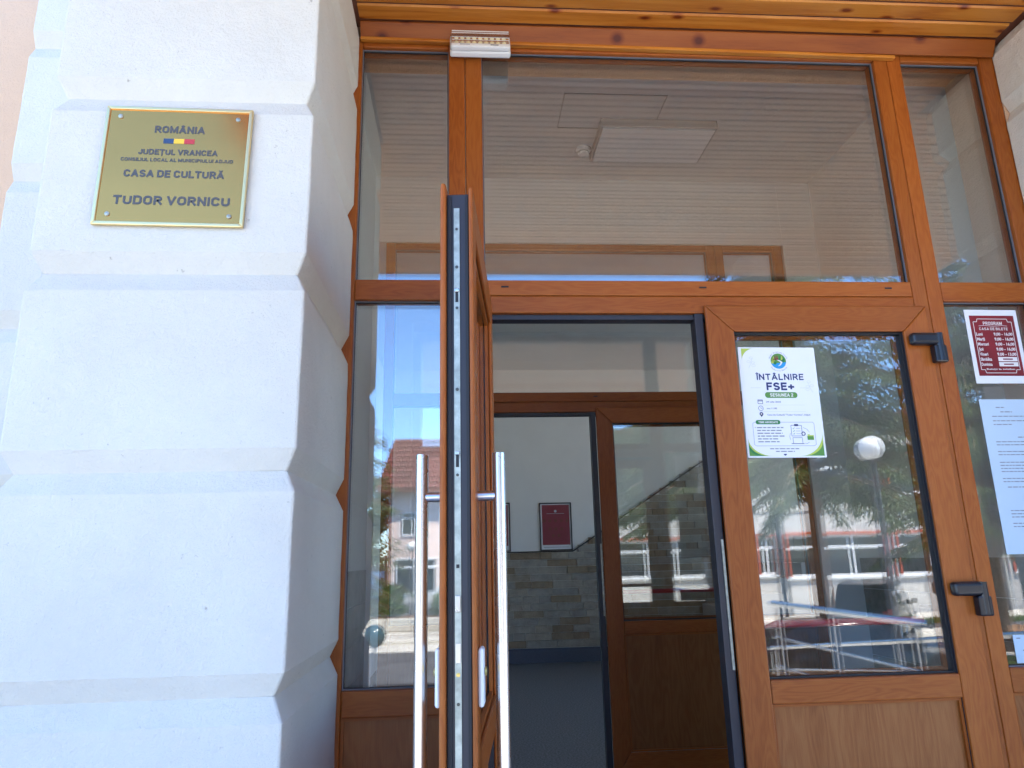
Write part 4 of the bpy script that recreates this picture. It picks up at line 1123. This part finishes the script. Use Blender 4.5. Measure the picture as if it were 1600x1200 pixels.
for (a, b, c, d, nx, nz) in wins:
    f = MB(); c -= WZ; d -= WZ
    t_ = .10
    f.box(a - t_, b + t_, .002, .07, d, d + t_, 'x'); f.box(a - t_, a, .002, .07, c, d); f.box(b, b + t_, .002, .07, c, d)
    w_ = f.build('window', 'red_trim', wb)
    g = MB(); g.box(a, b, -.18, -.16, c, d); g.build('pane', 'window_dark', w_)
    g = MB(); e = .055
    for i in range(nx + 1): x = a + (b - a) * i / nx; g.box(max(a, x - e), min(b, x + e), -.158, -.10, c, d)
    for z in (c + e, c + (d - c) * .70, d - e): g.box(a + .001, b - .001, -.157, -.105, z - e, z + e, 'x')
    g.build('window_frame', 'white_trim', w_)
    g = MB(); g.box(a - .1, b + .1, .002, .12, c - .07, c - .001, 'x'); g.build('sill', 'white_trim', w_)
for x in (13.85, 18.72, 23.8):
    m = MB(); m.tube([(x, .10, .1), (x, .10, 7.2 - WZ)], .06, 10); m.build('downpipe', 'post_grey' if x > 14 else 'post_dark', wb)

# ---- house with a tiled roof on the left
hs = thing('tiled_house', 'pink house under a brown-red tiled roof, reflected in the left pane', 'house', (0, -47.95, ST))
HX0, HX1, HE, HR = -5.2, 9.0, 6.35 - ST, 10.4 - ST
m = MB(); m.box(HX0, HX1, -9, 0, 0, HE + .1); m.build('wall', 'wall_pink_far', hs)
m = MB(); ov = .75
m.face([(HX0 - ov, ov, HE - .1), (HX1 + ov, ov, HE - .1), (HX1 + .1, -3.2, HR), (HX0 + .08, -3.2, HR)])
m.face([(HX0 - ov, -9 - ov, HE - .1), (HX0 - ov, ov, HE - .1), (HX0 + .08, -3.2, HR), (HX0 + .08, -5.8, HR)])
m.face([(HX0 + .08, -3.2, HR), (HX1 + .1, -3.2, HR), (HX1 + .1, -5.8, HR), (HX0 + .08, -5.8, HR)]); m.uv = []
rf = m.build('roof', 'roof_ridge', hs)
# rows of tiles on the front slope
NR, tw = 10, .52
sl0, sl1 = Vector((0, ov, HE - .1)), Vector((0, -3.2, HR))
nrm = Vector((0, HR - HE + .1, 3.2 + ov)).normalized()
tm = MB(); tm.hexa([(-tw / 2, 0, .0), (tw / 2, 0, .0), (tw / 2, -.36, .37), (-tw / 2, -.36, .37), (-tw / 2 + .07, .10, .10), (tw / 2 - .07, .10, .10), (tw / 2 - .07, -.30, .42), (-tw / 2 + .07, -.30, .42)], 'x')
tms = tm.mesh('tile'); cnt = 0
rest = MB()
for r_ in range(NR):
    q = r_ / NR; p = sl0.lerp(sl1, q) + nrm * .02
    xa, xb = HX0 - ov + (ov + .08) * q, HX1 + ov - .65 * q
    k = 0; x = xa + tw / 2
    while x < xb - tw / 2:
        if x < 1.2 and cnt < 290:
            o = link('tile', tms, None, rf); o.location = (x, p.y, p.z); cnt += 1
        else:
            rest.hexa([(v[0] + x, v[1] + p.y, v[2] + p.z) for v in tm.v], 'x')
        x += tw
tms.materials.append(MATS['roof_tile'])
ro = rest.build('tile_rows', 'roof_tile', rf); ro['kind'] = 'stuff'
m = MB(); m.box(HX0 - ov, HX1 + ov, ov - .02, ov + .14, HE - .30, HE - .12, 'x'); m.build('gutter', 'brown_metal', hs)
m = MB(); m.box(HX0 - ov, HX1 + ov, -.0, ov - .03, HE - .2, HE - .15, 'x'); m.build('eaves', 'brown_metal', hs)
m = MB(); m.tube([(HX0 + .12, ov, HE - .3), (HX0 + .12, .12, HE - 1.0), (HX0 + .12, .12, .1)], .09, 8); m.build('downpipe', 'brown_metal', hs)
m = MB(); m.box(HX0, HX1, 0.0, .06, 0, 1.0, 'x'); m.build('base_course', 'kerb_stone', hs)
for (a, b, c, d) in ((-4.55, -1.9, .62, 2.85), (-1.2, 1.6, .62, 2.85), (-4.2, -2.6, 4.55, 6.0), (-1.0, .6, 4.55, 6.0)):
    f = MB(); f.box(a - .09, b + .09, .061, .10, c - .09, c); f.box(a - .09, b + .09, .061, .10, d, d + .09); f.box(a - .09, a, .061, .10, c, d); f.box(b, b + .09, .061, .10, c, d)
    f.box((a + b) / 2 - .05, (a + b) / 2 + .05, .061, .10, c, d); f.box(a, b, .0615, .0995, c + (d - c) * .74, c + (d - c) * .80)
    w_ = f.build('window', 'white_trim', hs); g = MB(); g.box(a, b, .03 if c > 3 else .061, .04 if c > 3 else .064, c, d); g.build('pane', 'window_dark', w_)
wfn = thing('board_fence', 'brown board fence left of the tiled house', 'fence', (-9.2, -50.5, ST))
for i in range(13): box('board', 'fence_wood', wfn, i * .31, i * .31 + .28, 0, .03, 0, random.uniform(3.1, 3.25))
bn = thing('banner', 'white banner hanging on the brown board fence', 'banner', (-7.7, -50.38, ST + .25))
box('cloth', 'banner_white', bn, 0, 2.0, 0, .015, 0, 1.8)
m = MB(); stroke(m, [(.3, 1.2), (.9, 1.45), (1.7, 1.3)], .16, .0155); stroke(m, [(.5, .7), (1.0, 1.0), (1.8, .8)], .12, .0155); m.build('print', 'ink_grey', bn)

# ---- parked cars
def car(name, label, loc, rz, L, W, H, paint, tall, group):
    c = thing(name, label, 'car', loc, rz, group)
    gc = .20 if tall else .15
    st = [(0, .62, .62, .80), (.03, .80, .80, .90), (.24, .98 if tall else .90, .98 if tall else .90, .98), (.30, 1.02 if tall else .95, 1.06 if tall else .99, 1.0),
          (.44, 1.04 if tall else .97, H - .05, 1.0), (.58, 1.05 if tall else .98, H, 1.0), (.80, 1.06 if tall else 1.0, H - .02, 1.0),
          (.93 if tall else .88, 1.06 if tall else 1.0, (H - .07) if tall else H - .16, .99), (.985, 1.04 if tall else 1.0, 1.06 if tall else 1.02, .97), (1.0, .9, .9, .93)]
    m = MB(); rows = []
    for (q, zb, zt, w) in st:
        x = L * (.5 - q); hw = W / 2 * w; tw_ = hw * (.80 if zt > zb + .12 else .93)
        zl = gc + (.12 if q in (0, 1.0) else 0)
        rows.append([(x, -hw * .94, zl), (x, -hw, (zl + zb) / 2), (x, -hw * .985, zb), (x, -tw_, zt - .03), (x, -tw_ * .82, zt), (x, tw_ * .82, zt), (x, tw_, zt - .03), (x, hw * .985, zb), (x, hw, (zl + zb) / 2), (x, hw * .94, zl)])
    for r_ in rows: m.v += r_
    k = 10
    for i in range(len(rows) - 1):
        for j in range(k):
            m.f.append((i * k + j, i * k + (j + 1) % k, (i + 1) * k + (j + 1) % k, (i + 1) * k + j))
    m.f.append(tuple(range(k))[::-1]); m.f.append(tuple((len(rows) - 1) * k + j for j in range(k)))
    body = m.build('body', paint, c, .03, True, 3)
    def quad(nm, mat, i, j, s0, s1, t0, t1, off, parent):
        A, B, C, D_ = (Vector(rows[i][j]), Vector(rows[i + 1][j]), Vector(rows[i + 1][j + 1]), Vector(rows[i][j + 1]))
        P = lambda s, t: A.lerp(B, s).lerp(D_.lerp(C, s), t)
        n_ = (B - A).cross(D_ - A).normalized()
        if n_.dot(A.lerp(C, .5) - Vector((A.x * .6, 0, .9))) < 0: n_ = -n_
        q = MB(); pts = [P(s0, t0), P(s1, t0), P(s1, t1), P(s0, t1)]
        q.hexa([tuple(p - n_ * .01) for p in pts] + [tuple(p + n_ * off) for p in pts]); q.uv = []
        return q.build(nm, mat, parent)
    for j in (2, 6):
        for i, s0, s1 in ((3, .55, .97), (4, .03, .96), (5, .03, .95), (6, .04, .86)):
            quad('side_window', 'car_glass', i, j, s0, s1, .08 if j == 2 else .12, .9, .006, body)
    for i, nm, s0, s1 in ((3, 'windscreen', .08, .95), (7, 'rear_window', .12, .94)):
        quad(nm, 'car_glass', i, 4, s0, s1, -.08, 1.08, .006, body)
    for sx in (-1, 1):
        for q in (.19, .80):
            wx = L * (.5 - q); wy = sx * (W / 2 - .10); rw = .36 if tall else .31
            a_ = MB(); a_.lathe([(rw + .05, -.02), (rw + .05, .115)], (wx, wy - .05, rw), 24, 'y') if sx > 0 else a_.lathe([(rw + .05, -.02), (rw + .05, .115)], (wx, wy + .145, rw), 24, 'y')
            a_.build('wheel_arch', 'tyre', body)
            w_ = MB(); w_.lathe([(rw * .62, -.11), (rw * .96, -.11), (rw, -.07), (rw, .07), (rw * .96, .11), (rw * .62, .11)], (wx, wy, rw), 26, 'y'); wo = w_.build('wheel', 'tyre', c, smooth=True)
            r_ = MB()
            for s in range(5):
                t = R(72 * s); r_.tube([(wx, wy + sx * .105, rw), (wx + math.cos(t) * rw * .62, wy + sx * .10, rw + math.sin(t) * rw * .62)], .045, 6)
            r_.lathe([(rw * .60, -.118), (rw * .66, -.118), (rw * .66, .118), (rw * .60, .118)], (wx, wy, rw), 24, 'y'); r_.build('rim', 'rim', wo)
        b_ = MB(); b_.box(-L / 2 - .012, -L / 2 + .10, sx * (W / 2 - .20) - .10, sx * (W / 2 - .20) + .10, .80, 1.0 if tall else .92); b_.build('tail_light', 'tail_light', body, .02)
        b_ = MB(); b_.box(L / 2 - .16, L / 2 - .01, sx * (W / 2 - .30) - .14, sx * (W / 2 - .30) + .14, .60, .74); b_.build('headlight', 'head_light', body, .02)
        b_ = MB(); b_.box(L * .5 - L * .33 - .05, L * .5 - L * .33 + .06, sx * (W / 2 + .10) - .09, sx * (W / 2 + .10) + .09, 1.0, 1.16); b_.build('wing_mirror', paint, body, .03)
        if tall: b_ = MB(); b_.tube([(L * .5 - L * .46, sx * W * .33, H + .04), (L * .5 - L * .90, sx * W * .33, H + .03)], .018, 8); b_.build('roof_rail', 'rim', body)
    b_ = MB(); b_.box(-L / 2 - .05, -L / 2 + .12, -W * .43, W * .43, .38, .62); b_.build('bumper', 'tyre' if tall else paint, body, .04)
    b_ = MB(); b_.box(-L / 2 - .056, -L / 2 - .0505, -.26, .26, .48, .58); b_.build('number_plate', 'paper_white', body)
    return c
car('parked_car', 'dark green off-roader parked before the white building, reflected in the door', (13.5, -20.8, ST), R(-51), 4.6, 1.85, 1.80, 'car_green', True, 'parked cars')
car('parked_car', 'black hatchback behind the ramp railing, reflected low in the door glass', (7.5, -11.2, ST), R(8), 4.1, 1.74, 1.46, 'car_dark', False, 'parked cars')
bk = thing('bench', 'dark metal bench frame by the pavement at the right of the reflection', 'bench', (13.6, -14.5, ST + .06))
for x in (0, .5): 
    m = MB(); m.box(x, x + .05, -.2, .2, 0, .45); m.box(x, x + .05, -.25, -.2, .0, .85); m.build('leg', 'post_dark', bk)
box('seat', 'fence_wood', bk, -.3, .9, -.19, .22, .4505, .49, 'x'); box('backrest', 'fence_wood', bk, -.3, .9, -.2, -.165, .6, .82, 'x')
